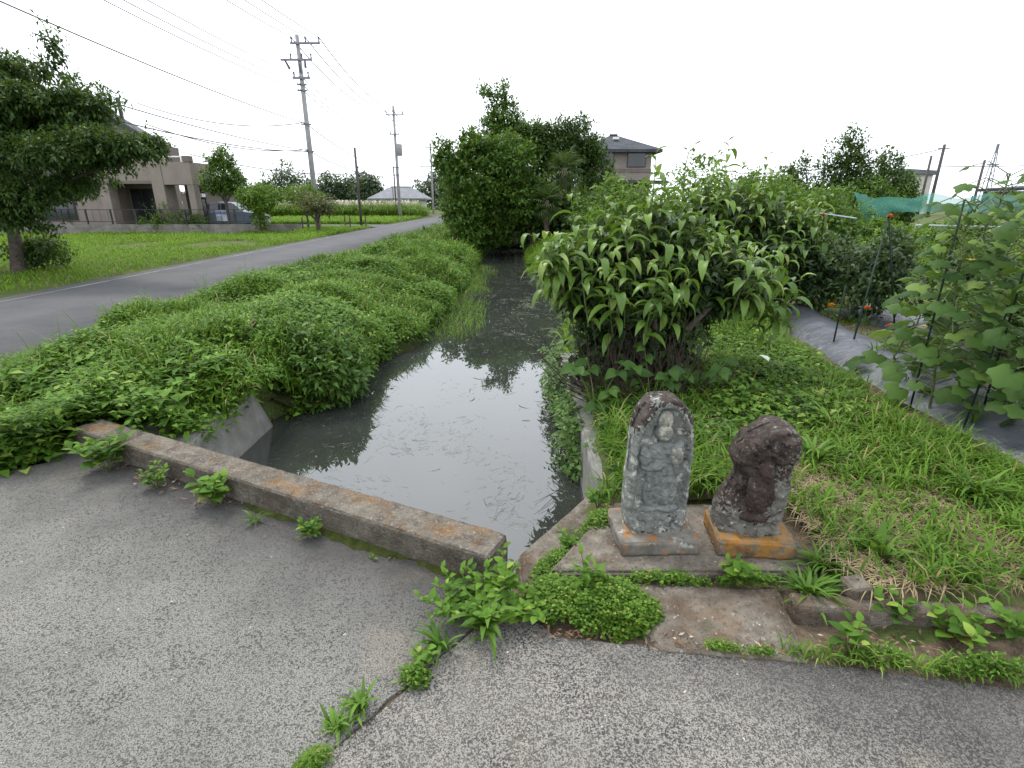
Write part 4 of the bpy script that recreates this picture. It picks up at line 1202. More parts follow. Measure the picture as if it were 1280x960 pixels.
grass_tuft("grass_tuft", "lush grass tuft at the right frame edge in the field", (2.35, 2.35, .05), 60, .26, wide=.9)
grass_tuft("grass_tuft", "long grass tuft right of the broken stone", (1.75, 2.75, .05), 60, .26, wide=.9)
grass_tuft("grass_tuft", "grass tuft growing behind the arched stone", (.98, 2.50, .04), 40, .24, wide=.9)
grass_tuft("grass_tuft", "grass tuft midway between the broken stone and the mulch", (2.1, 3.2, .06), 60, .26, wide=.9)
for k, (x, y, lab) in enumerate(((-2.35, 3.62, "bright grass clump hanging over the pale wing wall"), (-2.75, 3.45, "bright grass clump behind the kerb on the left"), (-2.55, 3.95, "grass clump on the bank above the wing wall's far end"))):
    grass_tuft("grass_clump", lab, (x, y, .10), 70, .26, wide=.8)
# leafy bush leaning into the water on the left
t = thing("canal_bush", "rounded leafy bush leaning over the water beyond the wing wall", "bush", (-2.0, 4.9, -.05))
lf = Leafy()
lf.add(leaf_cloud([(.20, .0, .02, .34, .40, .34), (-.1, .15, .08, .4, .45, .32), (.05, .45, .05, .35, .4, .28)], 750, 8, .085, .032, .05, shell=.7, seed=5, zmin=-.27))
lf.build("foliage", M['creeper'], t)
mb = MB(); limbs(mb, (0, 0, -.1), [(.3, 0, .1), (-.2, .1, .2), (0, .3, .2)], .012, (0, 0, .05)); mb.build("stem", M['stem'], t)
# ------------------------------------------------------------------ shrubs with arching leaves
M['peach'] = leafmat("arching_leaf", (0.048, 0.110, 0.014), (0.172, 0.275, 0.042), (0.25, 0.33, 0.08), 0.10, 0.28, 0.42, 1.6, 0.35)
M['inner'] = leafmat("inner_shade_leaf", (0.016, 0.034, 0.010), (0.050, 0.090, 0.024), None, 0, 0.20, 0.5, 1.5)  # darker leaf colour that paints the shade inside and under the shrubs
M['hydr'] = leafmat("broad_shrub_leaf", (0.022, 0.058, 0.009), (0.060, 0.125, 0.020), None, 0, 0.22, 0.55, 3.0, 0.2)
ARC = [leaf_mesh("arching_leaf", 1.0, w, 6, .55, a, (0.10, .75, 1.0, .98, .80, .45, 0.0), M['peach'], -.08) for w, a in ((.30, 1.5), (.27, 1.8), (.30, 2.1), (.28, 1.3))]
def arc_np(k):
    me = ARC[k]
    V = np.array([v.co[:] for v in me.vertices]); F = np.array([p.vertices[:] for p in me.polygons])
    return V, F
ARCN = [arc_np(k) for k in range(len(ARC))]

def arching_shrub(name, label, base, shoots, L, n_obj=300, inner=None, stems=(), stem_r=.03):
    """shoots: (tip position, direction, number of leaves); the nearest leaves are parts, the rest one mass"""
    t = thing(name, label, "shrub", base)
    b0 = Vector(base)
    leaves = []
    mb = MB()
    for tip, d, n in shoots:
        tip = Vector(tip) - b0; d = Vector(d).normalized()
        ln = L * .26 * n
        start = tip - d * ln
        mb.tube([start, start.lerp(tip, .5) + Vector((0, 0, -.02)), tip], [.007, .005, .002], 4)
        a0 = random.uniform(0, 6.28)
        u = d.orthogonal().normalized(); v = d.cross(u)
        for k in range(n):
            f = (k + .6) / n
            a = a0 + k * 2.4
            od = (u * math.cos(a) + v * math.sin(a)) * 1.0 + d * (.10 + .5 * (f > .85)) + Vector((0, 0, .30))
            p = start.lerp(tip, f)
            s = L * random.uniform(.75, 1.15) * (1.0 if f < .85 else .7)
            leaves.append((p, od, s))
    mb.build("twig", M['stem'], t)
    cp = Vector((0, 0, 1.5)) - b0
    leaves.sort(key=lambda q: (q[0] - cp).length)
    for p, od, s in leaves[:n_obj]:
        o = link("leaf", random.choice(ARC), t)
        o.matrix_basis = frame(p, od, (random.uniform(-.2, .2), random.uniform(-.2, .2), 1)) @ Matrix.Scale(s, 4)
    Vs, Fs, off = [], [], 0
    for p, od, s in leaves[n_obj:]:
        V, F = random.choice(ARCN)
        m4 = np.array(frame(p, od, (random.uniform(-.2, .2), random.uniform(-.2, .2), 1)))
        Vs.append((V * s) @ m4[:3, :3].T + m4[:3, 3]); Fs.append(F + off); off += len(V)
    if Vs:
        tag(link("foliage", mesh_np("foliage", np.concatenate(Vs), np.concatenate(Fs), M['peach'], True), t), kind="stuff")
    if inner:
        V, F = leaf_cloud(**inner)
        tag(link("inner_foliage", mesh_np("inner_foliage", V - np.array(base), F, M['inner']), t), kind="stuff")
    for q in stems:
        s = MB()
        q = [Vector(p) - b0 for p in q]
        s.tube(q, [stem_r * (1 - .7 * i / (len(q) - 1)) for i in range(len(q))], 7)
        s.build("branch", M['bark'], t, smooth=True)
    return t
def shoots_in(blobs, n, leaves=(7, 12), front=True, up=.9):
    P, out = crown_points(blobs, n, .72, 9, .12)
    res = []
    for p, o in zip(P, out):
        if front and o[1] > .75: continue
        if o[2] < -.45: continue
        res.append((p, (o[0] * .9, o[1] * .9, o[2] * .6 + up), random.randint(*leaves)))
    return res
B1 = [(1.10, 4.35, 1.20, .60, .50, .36), (.55, 4.2, 1.08, .42, .40, .24), (.28, 4.2, 1.12, .28, .3, .18), (1.70, 4.25, .98, .45, .40, .22), (.95, 3.98, .95, .60, .34, .16), (1.95, 4.45, 1.08, .32, .36, .18), (2.15, 4.25, .80, .25, .28, .13)]
sh = shoots_in(B1, 135, (6, 10))
sh += [((1.08, 4.3, 1.88), (0, 0, 1), 13), ((1.20, 4.4, 1.72), (.15, 0, 1), 12), ((.45, 4.3, 1.55), (-.2, 0, 1), 11), ((.12, 4.2, 1.28), (-1, 0, .35), 8), ((.20, 4.1, 1.10), (-1, -.1, .2), 8), ((2.35, 4.3, .92), (1, 0, .2), 8), ((2.30, 4.25, .70), (.9, -.2, -.1), 8), ((.72, 4.4, 1.66), (-.1, 0, 1), 11), ((1.45, 4.5, 1.6), (.2, 0, 1), 11), ((1.85, 4.5, 1.45), (.3, 0, 1), 10)]
arching_shrub("arching_shrub", "large shrub with drooping arched leaves behind the upright carved stone", (1.08, 4.15, 0), sh, .215, 300,
              dict(blobs=[(1.1, 4.5, .95, .55, .36, .45), (.65, 4.4, .92, .32, .3, .26), (1.6, 4.45, .85, .38, .3, .26), (1.05, 4.40, .42, .60, .28, .42)], sprays=1500, per=8, L=.10, W=.045, spray_r=.08, shell=.35, seed=31),
              [[(1.08, 4.15, -.05), (1.10, 4.13, .25), (1.16, 4.18, .50), (1.15, 4.35, .85), (1.12, 4.4, 1.15)], [(1.05, 4.17, 0), (.95, 4.2, .4), (.75, 4.25, .8), (.5, 4.3, 1.2)], [(1.12, 4.17, 0), (1.3, 4.2, .4), (1.6, 4.25, .7), (1.9, 4.3, .95)]], .045)
B2 = [(3.0, 7.6, 1.55, .75, .6, .42), (3.7, 7.6, 1.3, .65, .6, .40), (2.45, 7.3, 1.35, .5, .5, .35), (3.2, 7.0, 1.05, .8, .4, .35), (4.1, 7.4, 1.15, .4, .4, .35), (2.3, 6.6, .95, .55, .5, .35)]
sh2 = shoots_in(B2, 105, (6, 10)) + [((2.78, 7.4, 2.28), (0, 0, 1), 12), ((3.35, 7.5, 2.12), (.1, 0, 1), 12), ((3.05, 7.5, 2.0), (.3, 0, 1), 11), ((4.25, 7.4, 1.6), (.5, 0, 1), 10), ((2.2, 7.2, 1.8), (-.2, 0, 1), 11)]
arching_shrub("arching_shrub", "smaller farther shrub with drooping arched leaves right of the big one", (3.1, 7.5, 0.05), sh2, .25, 260,
              dict(blobs=[(3.0, 7.8, 1.15, .7, .5, .5), (3.7, 7.7, 1.0, .5, .45, .42), (2.4, 7.4, .9, .6, .5, .5), (3.1, 7.4, .6, 1.0, .5, .5)], sprays=1300, per=8, L=.13, W=.06, spray_r=.1, shell=.35, seed=33),
              [[(3.1, 7.5, -.05), (3.05, 7.5, .6), (2.9, 7.6, 1.0), (2.85, 7.6, 1.4)], [(3.15, 7.5, 0), (3.4, 7.5, .6), (3.8, 7.6, 1.2)]], .05)
M['darktwig'] = layered('dark_twig', (0.030, 0.022, 0.018), (0.070, 0.052, 0.042), 20.0, (), 0.95, spec=0.1)
# bare twigs fanning out of the shrub's foot over the water
t = thing("twig_clump", "clump of bare brown twigs fanning over the water beside the big shrub", "twigs", (.72, 3.85, 0))
for k in range(190):
    a = random.uniform(-1.2, 1.1)
    y_ = random.uniform(-.35, .5)
    ln = random.uniform(.35, .85)
    dx, dz = math.sin(a), math.cos(a) * .9
    if dx > 0: dx *= .8
    b_ = Vector((random.uniform(-.10, .75), random.uniform(-.18, .25), .02))
    p1 = b_ + Vector((dx * ln * .45, y_ * ln * .4, dz * ln * .42)); p2 = b_ + Vector((dx * ln * .8, y_ * ln * .8, dz * ln * .95))
    p2.x = max(p2.x, -.52)
    mb = MB(); mb.tube([b_, p1, p2], [.0045, .0035, .0015], 4); mb.build("twig", M['darktwig'], t)
# broad leaves at the shrub's foot, in front of the shade-coloured inner foliage
BR = [leaf_mesh("broad_leaf", 1.0, .60, 5, .22, a, (0.1, .80, 1.0, .82, .45, 0.0), M['hydr']) for a in (.5, 1.0, 1.4)]
for (x, y, z, n, lab) in ((.62, 3.62, .02, 14, "broad leafed hydrangea sprout at the left foot of the big shrub"), (1.05, 3.70, .02, 16, "broad leafed hydrangea sprout under the middle of the big shrub"), (1.45, 3.80, .02, 12, "broad leafed hydrangea sprout under the right side of the big shrub"), (.78, 3.55, .0, 10, "low broad leafed sprout just behind the arched stone")):
    t = thing("hydrangea", lab, "plant", (x, y, z))
    mb = MB()
    for s in range(4):
        a = s * 1.6 + .3; h = random.uniform(.2, .5) if n > 10 else random.uniform(.1, .22)
        tip = Vector((math.cos(a) * .18, math.sin(a) * .14, h))
        mb.tube([(0, 0, -.02), tip * .5 + Vector((0, 0, .03)), tip], [.005, .004, .003], 5)
        for k in range(n // 4 + 1):
            b_ = a + k * 1.57 + random.uniform(-.2, .2)
            o = link("leaf", random.choice(BR), t)
            o.matrix_basis = frame(tip * (1 - .14 * (k // 2)), (math.cos(b_), math.sin(b_) - .3, random.uniform(-.35, .15)), (0, -.7, 1)) @ Matrix.Scale(random.uniform(.09, .16), 4)
    mb.build("stem", M['stem'], t)

# ------------------------------------------------------------------ trees
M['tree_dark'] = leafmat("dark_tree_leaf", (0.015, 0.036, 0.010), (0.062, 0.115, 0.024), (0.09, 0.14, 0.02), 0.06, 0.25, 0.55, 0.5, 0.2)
M['tree_mid'] = leafmat("tree_leaf", (0.026, 0.068, 0.010), (0.105, 0.190, 0.028), (0.13, 0.20, 0.03), 0.06, 0.28, 0.55, 0.5, 0.2)
M['tree_light'] = leafmat("light_tree_leaf", (0.050, 0.110, 0.014), (0.165, 0.270, 0.036), None, 0, 0.30, 0.55, 0.5, 0.2)
M['tree_far'] = leafmat("far_tree_leaf", (0.026, 0.050, 0.022), (0.075, 0.118, 0.050), None, 0, 0.2, 0.6, 0.06)
C = lambda sprays, per, L, W, r, **k: dict(sprays=sprays, per=per, L=L, W=W, spray_r=r, **k)
env = [(-11.6, 12.2, 3.2, 1.5, 1.3, .9, 16), (-9.7, 11.6, 2.85, 1.4, 1.0, .6, 12), (-8.4, 11.3, 2.45, .85, .7, .32, 9), (-10.6, 12.0, 3.8, .8, .7, .5, 7), (-9.3, 11.4, 1.75, 1.1, .8, .5, 8), (-12.3, 12, 2.2, 1.3, 1.0, .9, 12), (-10.0, 11.3, 1.35, .6, .5, .3, 3), (-12.6, 12.0, 1.0, .6, .6, .4, 3), (-12.6, 11.8, .55, .8, .5, .35, 7), (-11.2, 12.6, .45, .5, .3, .3, 3), (-9.1, 11.7, 3.25, 1.0, .7, .45, 12), (-7.9, 11.3, 2.6, .7, .6, .28, 6), (-11.2, 12.2, 2.5, 1.0, .9, .7, 8)]
mbl = []
for cx_, cy_, cz_, a_, b2_, c_, k_ in env:
    for _ in range(k_):
        v_ = Vector((random.gauss(0, 1), random.gauss(0, 1), random.gauss(0, 1))).normalized() * random.random() ** .45
        mbl.append((cx_ + v_.x * a_, cy_ + v_.y * b2_, cz_ + v_.z * c_, random.uniform(.42, .75), random.uniform(.4, .6), random.uniform(.11, .20)))
mbl += [(-8.95, 11.8, 4.40, .16, .18, .38), (-9.15, 11.8, 4.0, .40, .3, .22), (-8.4, 11.5, 3.55, .45, .35, .16), (-7.9, 11.4, 3.4, .32, .3, .10), (-9.8, 11.8, 3.9, .4, .4, .25), (-10.25, 11.9, 4.30, .20, .2, .40), (-10.0, 11.9, 4.0, .30, .3, .25), (-11.6, 12, 4.25, .3, .3, .4), (-8.9, 11.4, 3.45, .35, .3, .14), (-8.5, 11.4, 3.35, .25, .25, .10), (-7.9, 11.2, 2.3, .45, .4, .16)]
tree("maple_tree", "dark spreading tree at the left edge beside the road", "tree", (-11.3, 12.3, 0), (-11.0, 12.2, 1.7), .15,
     [(-12.3, 12, 3.2), (-10.2, 11.6, 3.0), (-9.0, 11.5, 2.6), (-10.9, 12, 4.2), (-11.9, 12.6, 3.8), (-8.0, 11.4, 2.5), (-10.3, 11.3, 1.6), (-12.0, 11.6, 1.5), (-9.2, 11.4, 1.9), (-10.3, 11.9, 4.3), (-7.4, 11.2, 2.4)],
     mbl, C(7000, 13, .10, .045, .13, shell=.15, lump=.3, seed=41, up_bias=.1, down=.35), M['tree_dark'], M['bark'])
tree("camphor_tree", "round leafy garden tree beside the parked car", "tree", (-14.85, 29.0, 0), (-14.85, 29.0, 1.9), .10, [(-15.4, 29, 2.6), (-14.2, 29, 2.7), (-14.8, 29, 3.6)],
     [(-14.75, 29, 2.85, .9, .9, .85), (-14.75, 29, 3.6, .5, .5, .5), (-15.3, 29, 2.4, .55, .6, .4), (-14.2, 29, 2.5, .55, .6, .4)], C(520, 9, .17, .08, .2, lump=.35, seed=42), M['tree_mid'], M['bark'])
tree("round_tree", "small round light green tree in the grass by the road", "tree", (-12.8, 28.3, 0), (-12.8, 28.3, 1.1), .20, [(-13.4, 28.3, 1.7), (-12.2, 28.3, 1.7)],
     [(-12.75, 28.3, 1.85, 1.15, 1.0, .45), (-12.9, 28.3, 1.5, .8, .8, .45), (-12.85, 28.2, .75, .35, .3, .55)], C(620, 9, .13, .07, .15, lump=.3, seed=43), M['tree_light'], M['bark'])
tree("plum_tree", "low spreading fruit tree in front of the near utility pole", "tree", (-10.5, 29.8, 0), (-10.5, 29.8, .75), .13, [(-11.4, 29.8, 1.3), (-9.7, 29.8, 1.3), (-10.5, 29.8, 1.6), (-10.1, 29.6, 1.5)],
     [(-10.5, 29.8, 1.45, 1.1, .9, .42), (-11.0, 29.8, 1.75, .5, .5, .3), (-10.0, 29.8, 1.3, .6, .6, .35)], C(330, 8, .13, .06, .2, shell=.3, lump=.4, seed=44),
     leafmat("plum_leaf", (0.060, 0.065, 0.022), (0.125, 0.145, 0.045), (0.20, 0.12, 0.05), 0.10, 0.25, 0.5, 0.7), M['bark'])
tree("garden_tree", "pale green tree behind the small round tree", "tree", (-12.2, 33, 0), (-12.2, 33, 1.1), .08, [(-12.7, 33, 1.8), (-11.8, 33, 1.9)],
     [(-12.4, 33, 1.9, 1.0, .8, .55), (-11.6, 33, 1.7, .6, .6, .4)], C(360, 8, .14, .07, .18, seed=45), M['tree_light'], M['bark'])
GC = "trees over the canal"
tree("canal_tree", "dense dark tree hanging low over the left side of the canal", "tree", (.9, 20.5, 0), (.2, 20.5, 1.6), .15, [(-1.6, 20, 2.2), (-.8, 20, 3.2), (-2.1, 20, 1.4), (.3, 20, 3.2), (-2.5, 20, 3.2)],
     [(-1.1, 20, 2.2, 1.3, 1.1, 1.0), (-.3, 20.2, 3.0, 1.1, 1.0, .75), (-1.7, 19.6, 1.2, .75, .8, .7), (-2.15, 20, 2.9, .55, .5, .35), (-2.45, 20, 3.35, .22, .3, .22), (-1.2, 20, 3.3, .6, .6, .35), (-1.5, 19.4, .5, .5, .6, .4), (.6, 20, 1.6, 1.0, .9, .8), (-1.5, 20, 3.65, .2, .2, .22), (-.5, 20.6, 1.0, 1.3, .8, .9), (-1.0, 20.4, .5, .9, .6, .5)],
     C(2800, 10, .15, .075, .16, shell=.45, lump=.35, seed=51), M['tree_mid'], M['bark'], GC)
tree("tall_tree", "tallest tree behind the canal with a loose leaning top shoot", "tree", (.3, 23, 0), (0, 23, 2.8), .16, [(-.6, 23, 5.0), (-.2, 23, 4.4), (.5, 23, 4.2), (-1.0, 23, 5.7), (-.2, 23, 5.9)],
     [(-.1, 23, 3.9, 1.0, .8, .75), (-.30, 23, 4.55, .75, .5, .45), (-.9, 23, 4.35, .45, .4, .3), (-.55, 23, 5.25, .38, .3, .30), (-.15, 23, 5.2, .25, .25, .22), (-1.05, 23, 5.65, .25, .25, .16), (-.35, 23, 5.75, .25, .25, .22), (.6, 23, 3.8, .9, .7, .6), (.7, 23, 3.0, 1.2, .8, .9), (-1.3, 22.6, 3.3, .9, .6, .5), (1.3, 22.6, 3.6, .9, .6, .6), (-2.3, 22, 2.6, .6, .5, .6)],
     C(1700, 9, .15, .07, .18, shell=.4, lump=.4, seed=52), M['tree_mid'], M['bark'], GC)
tree("dark_tree", "dark brownish evergreen with thin twiggy top left of the tiled house", "tree", (2.2, 22.5, 0), (2.2, 22.5, 2.3), .15, [(1.6, 22.5, 4.2), (2.9, 22.5, 4.0), (2.2, 22.5, 4.7), (3.3, 22.5, 3.6)],
     [(1.7, 22.5, 3.6, 1.2, .9, .9), (2.6, 22.5, 3.5, .9, .8, .75), (2.5, 22.5, 4.35, .6, .5, .3), (3.3, 22.5, 2.6, .8, .7, .8), (1.2, 22.5, 4.0, .6, .5, .5), (2.2, 22.3, 2.4, 1.5, .8, 1.2), (3.0, 22.3, 3.4, .6, .5, .5)],
     C(2100, 9, .14, .06, .17, shell=.35, lump=.4, seed=53), M['tree_dark'], M['bark'], GC)
# undergrowth across the canal, thickened with added foliage to block bright sky gaps
t = thing("undergrowth", "undergrowth beneath the canal trees with dark foliage added to block sky gaps", "bushes", (1.2, 22, 0), group=GC)
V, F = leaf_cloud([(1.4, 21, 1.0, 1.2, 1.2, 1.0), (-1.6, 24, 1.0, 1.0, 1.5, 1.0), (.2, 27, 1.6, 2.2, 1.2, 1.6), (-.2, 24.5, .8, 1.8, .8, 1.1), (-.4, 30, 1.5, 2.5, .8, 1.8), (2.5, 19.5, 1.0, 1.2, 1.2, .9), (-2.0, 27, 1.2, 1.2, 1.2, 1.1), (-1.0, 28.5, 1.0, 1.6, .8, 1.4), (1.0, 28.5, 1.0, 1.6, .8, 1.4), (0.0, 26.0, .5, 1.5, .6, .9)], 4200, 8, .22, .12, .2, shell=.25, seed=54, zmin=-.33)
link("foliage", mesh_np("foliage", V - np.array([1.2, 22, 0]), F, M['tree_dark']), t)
mb = MB(); limbs(mb, (0, 0, 0), [(.3, -1, 1.2), (-2.6, 2, 1.2), (-1.0, 4.5, 2.0)], .08, (0, 0, .6)); mb.build("stem", M['bark'], t)

# fan palms
M['palm'] = leafmat("palm_leaf", (0.022, 0.048, 0.013), (0.065, 0.110, 0.030), (0.12, 0.11, 0.05), 0.06, 0.2, 0.6, 1.0, 0.15)
M['fibre'] = layered("palm_fibre", (0.075, 0.055, 0.038), (0.15, 0.11, 0.075), 18.0, (), 0.95, ((40.0, 0.9, 0.02),))
def fan_mesh():
    V, F = [], []
    n = 20
    for k in range(n):
        a = R(-125 + 250 * k / (n - 1)); o = len(V)
        L = .55 * (1 - .25 * abs(k - (n - 1) / 2) / (n / 2)) + random.uniform(-.03, .03); w = .022
        d = Vector((math.cos(a), math.sin(a), 0)); s = Vector((-d.y, d.x, 0))
        p0 = Vector((.42, 0, 0)); p1 = p0 + d * L * .6 + Vector((0, 0, .02)); p2 = p0 + d * L + Vector((0, 0, -.14))
        V += [p0, p1 - s * w, p1 + s * w + Vector((0, 0, .01)), p2]; F += [(o, o + 1, o + 2), (o + 1, o + 3, o + 2)]
    o = len(V)
    V += [Vector((0, -.008, 0)), Vector((0, .008, 0)), Vector((.44, .006, .0)), Vector((.44, -.006, .0))]; F += [(o, o + 1, o + 2, o + 3)]
    me = bpy.data.meshes.new("fan_frond"); me.from_pydata([tuple(v) for v in V], [], F); me.update(); me.materials.append(M['palm'])
    return me
FAN = fan_mesh()
def palm(base, h, s, label, n=24):
    t = thing("fan_palm", label, "palm", base, 0, "fan palms by the canal")
    mb = MB(); mb.tube([(0, 0, -.1), (.03, 0, h * .4), (0, .02, h * .8), (0, 0, h)], [.11, .10, .12, .08], 8); mb.build("trunk", M['fibre'], t, smooth=True)
    for k in range(n):
        a = k * 2.4; e = 1.25 - 2.1 * k / n
        d = Vector((math.cos(a) * math.cos(e), math.sin(a) * math.cos(e), math.sin(e)))
        o = link("frond", FAN, t)
        o.matrix_basis = frame((0, 0, h - .02 * k * .4), d, (0, 0, 1)) @ Matrix.Scale(s * random.uniform(.85, 1.1), 4)
palm((1.9, 20.6, 0), 2.7, .9, "taller fan palm standing against the dark evergreen")
palm((1.2, 19.3, 0), 1.6, .8, "lower fan palm at the water's edge among the canal trees")

# trees beyond the garden on the right
GR = "trees beyond the vegetable garden"
def ftree(label, x, y, h, w, seed, mat='tree_dark', top=None, group=GR, name="field_tree", L=.20, n=620):
    bl = [(x, y, h * .50, w, w * .8, h * .36), (x - w * .45, y, h * .38, w * .6, w * .6, h * .26), (x + w * .45, y, h * .42, w * .6, w * .6, h * .26), (x + w * .1, y, h * .78, w * .45, w * .45, h * .2), (x, y, h * .22, w * .9, w * .6, h * .2)]
    tree(name, label, "tree", (x, y, 0), (x, y, h * .4), max(.06, h * .02), [(x - w * .4, y, h * .6), (x + w * .4, y, h * .6), (x, y, h * .85)], bl, C(n, 9, L, L * .5, L * 1.3, shell=.4, lump=.4, seed=seed), M[mat], M['bark'], group)
ftree("tallest tree in the clump beyond the green net", 18.7, 32, 5.6, 1.5, 61, n=900)
ftree("rounded tree right of the tallest one beyond the green net", 21.2, 32.5, 4.5, 1.5, 62, n=800)
ftree("low bushy tree right end of the clump beyond the net", 22.9, 33, 3.1, 1.1, 63, 'tree_mid')
ftree("lower dark tree left of the tallest one beyond the garden", 16.4, 33, 4.1, 1.4, 64)
ftree("shrubby tree filling in before the tallest field tree", 19.2, 30.5, 2.9, 2.0, 65, 'tree_mid')
ftree("small far tree peeping over the second arching shrub", 14.2, 34, 3.4, 1.2, 66, 'tree_mid')
ftree("brownish bush at the foot of the field trees", 15.5, 27, 2.1, 1.6, 67, 'tree_mid', n=500)
# overgrown hedge between shrub and tiled house
GH = "overgrown hedge behind the shrubs"
for i, (x, y, h, w, m, lab) in enumerate(((2.6, 12, 1.9, 1.0, 'tree_light', "leafy bush behind the top of the big arching shrub"), (4.2, 13, 2.55, 1.3, 'tree_light', "light green overgrown bush below the tiled house"), (6.1, 13.5, 2.2, 1.2, 'tree_light', "vine covered bush left of the second arching shrub's top"), (7.6, 14, 1.9, 1.1, 'tree_mid', "vine covered bush at the right end of the hedge"), (3.0, 17, 2.3, 1.2, 'tree_mid', "bush between the palms and the tiled house"), (9.5, 17, 1.9, 1.3, 'tree_mid', "low bush between the hedge and the green net"), (9.3, 24, 2.7, 1.6, 'tree_mid', "dark bush far behind the vine covered hedge"), (12.5, 26, 2.6, 1.6, 'tree_mid', "dark bush behind the left end of the green net"))):
    ftree(lab, x, y, h, w, 70 + i, m, group=GH, name="hedge_bush", L=.13, n=620)
# far trees on the left
GF = "wooded horizon beyond the fields"
for i, (x, y, h, w, lab) in enumerate(((-56, 140, 10.5, 6.5, "dome shaped far tree left of the near utility pole"), (-45, 138, 8.6, 5.5, "far wooded clump just right of the near utility pole"), (-39, 142, 9.0, 5.5, "far wooded clump behind the thin dark pole"), (-34.5, 135, 7.6, 3.6, "loose far tree right of the thin dark pole"), (-64, 145, 6.5, 6, "low far wood left behind the parked car"), (-18.5, 140, 9.2, 6.0, "far dark tree at the end of the road"), (-9, 120, 7, 6, "far dark tree behind the road's end and canal trees"), (-80, 150, 6, 9, "low far wood behind the two storey house"))):
    ftree(lab, x, y, h, w, 80 + i, 'tree_far', group=GF, name="far_tree", L=.75, n=520)
# ------------------------------------------------------------------ fields of grass
def field(name, n, x0, x1, y0, y1, L, W, mat, label, mask=None, grow=0.0):
    P = np.stack([x0 + (x1 - x0) * rng.random(n), y0 + (y1 - y0) * rng.random(n) ** 1.3, np.full(n, .0)], 1)
    if mask is not None: P = P[mask(P)]
    m = len(P); far = 1 + grow * (P[:, 1] - y0)
    V, F = blades(P, rng.random(m) * 6.28, L * far * (.5 + rng.random(m)), W * far, .5 + .9 * rng.random(m))
    return tag(link(name, mesh_np(name, V, F, M[mat])), label, "grass", kind="stuff")
field("roadside_lawn", 60000, -26, -8.4, 8, 28.3, .13, .016, 'lawn', "bright green grass field between the road and the walled house", lambda P: (P[:, 0] < road_left(P[:, 1]) - .25 + .2 * rng.normal(size=len(P))) & (fbm(P, .35, 3, 2) > .33), .03)
field("junction_lawn", 9000, -14, -9.2, 28, 36.5, .20, .03, 'lawn', "grass verge around the low fruit tree and the thin pole", lambda P: P[:, 0] < road_left(P[:, 1]) - .25)
field("far_meadow", 16000, -24, -9.8, 42.5, 60, .35, .07, 'lawn', "bright green meadow beyond the side lane", lambda P: P[:, 0] < road_left(P[:, 1]) - .3)
field("reed_bed", 9000, -30, -10.2, 60, 72, 1.6, .10, 'grass', "tall reeds along the far edge of the meadow", lambda P: P[:, 0] < road_left(P[:, 1]) - 1.2)
M['plume'] = leafmat("reed_plume", (0.36, 0.33, 0.25), (0.55, 0.52, 0.42), None, 0, 0.2, 0.8, 0.3)
n = 1500
P = np.stack([-30 + 19 * rng.random(n), 60 + 8 * rng.random(n), 1.25 + .25 * rng.random(n)], 1)
tag(link("reed_plumes", mesh_np("reed_plumes", *blades(P, rng.random(n) * 6.28, .5 + .3 * rng.random(n), .10, .9), M['plume'])), "pale plumes on top of the far reeds", "reeds", kind="stuff")
field("garden_grass", 26000, 3.6, 16, 6.5, 17, .16, .018, 'lawn', "grass and weeds in the vegetable garden behind the beds", lambda P: (fbm(P, .5, 23, 2) > .36) & (P[:, 0] > 3.4 + .0 * P[:, 1]), .05)
field("garden_weeds", 9000, 8, 30, 17, 30, .45, .06, 'grass', "taller weeds in the field behind the green net", lambda P: fbm(P, .3, 29, 2) > .40)

# ------------------------------------------------------------------ walled house on the left
M['render'] = layered("house_render", (0.205, 0.172, 0.148), (0.238, 0.202, 0.176), 2.0, (((0.15, 0.128, 0.112), 1.2, 0.55, 0.75, 0.4),), 0.85, ((60.0, 0.3, 0.004),))
M['render_d'] = layered("house_render_dark", (0.135, 0.112, 0.098), (0.160, 0.134, 0.118), 2.0, (), 0.85)
M['rooftile'] = layered("roof_tile", (0.040, 0.042, 0.048), (0.070, 0.072, 0.080), 3.0, (), 0.7, ((12.0, 0.3, 0.02),))
M['fascia'] = plain("dark_fascia", (0.035, 0.030, 0.030), 0.5)
M['glass'] = layered("window_glass", (0.018, 0.020, 0.023), (0.035, 0.038, 0.042), 1.0, (), 0.06, (), spec=0.6)
M['frame'] = plain("dark_frame", (0.030, 0.028, 0.028), 0.4)
M['white'] = plain("white_paint", (0.72, 0.72, 0.70), 0.5)
M['block'] = layered("block_wall", (0.15, 0.14, 0.125), (0.22, 0.205, 0.185), 2.5, (((0.075, 0.068, 0.055), 1.6, 0.5, 0.7, 0.7),), 0.92, ((30.0, 0.4, 0.01),))
M['steel'] = plain("galvanised_steel", (0.38, 0.39, 0.40), 0.45, 0.6)
M['dark_metal'] = plain("dark_metal", (0.035, 0.035, 0.038), 0.5, 0.3)
HY = 29.2
h = thing("house", "two storey brown rendered house with gable roof and balcony behind the left tree", "house", (-20.5, HY, 0))
def part(name, mat, par, boxes, bevel=0.0):
    mb = MB()
    for b_ in boxes: mb.box(*b_)
    return mb.build(name, mat, par, bevel=bevel)
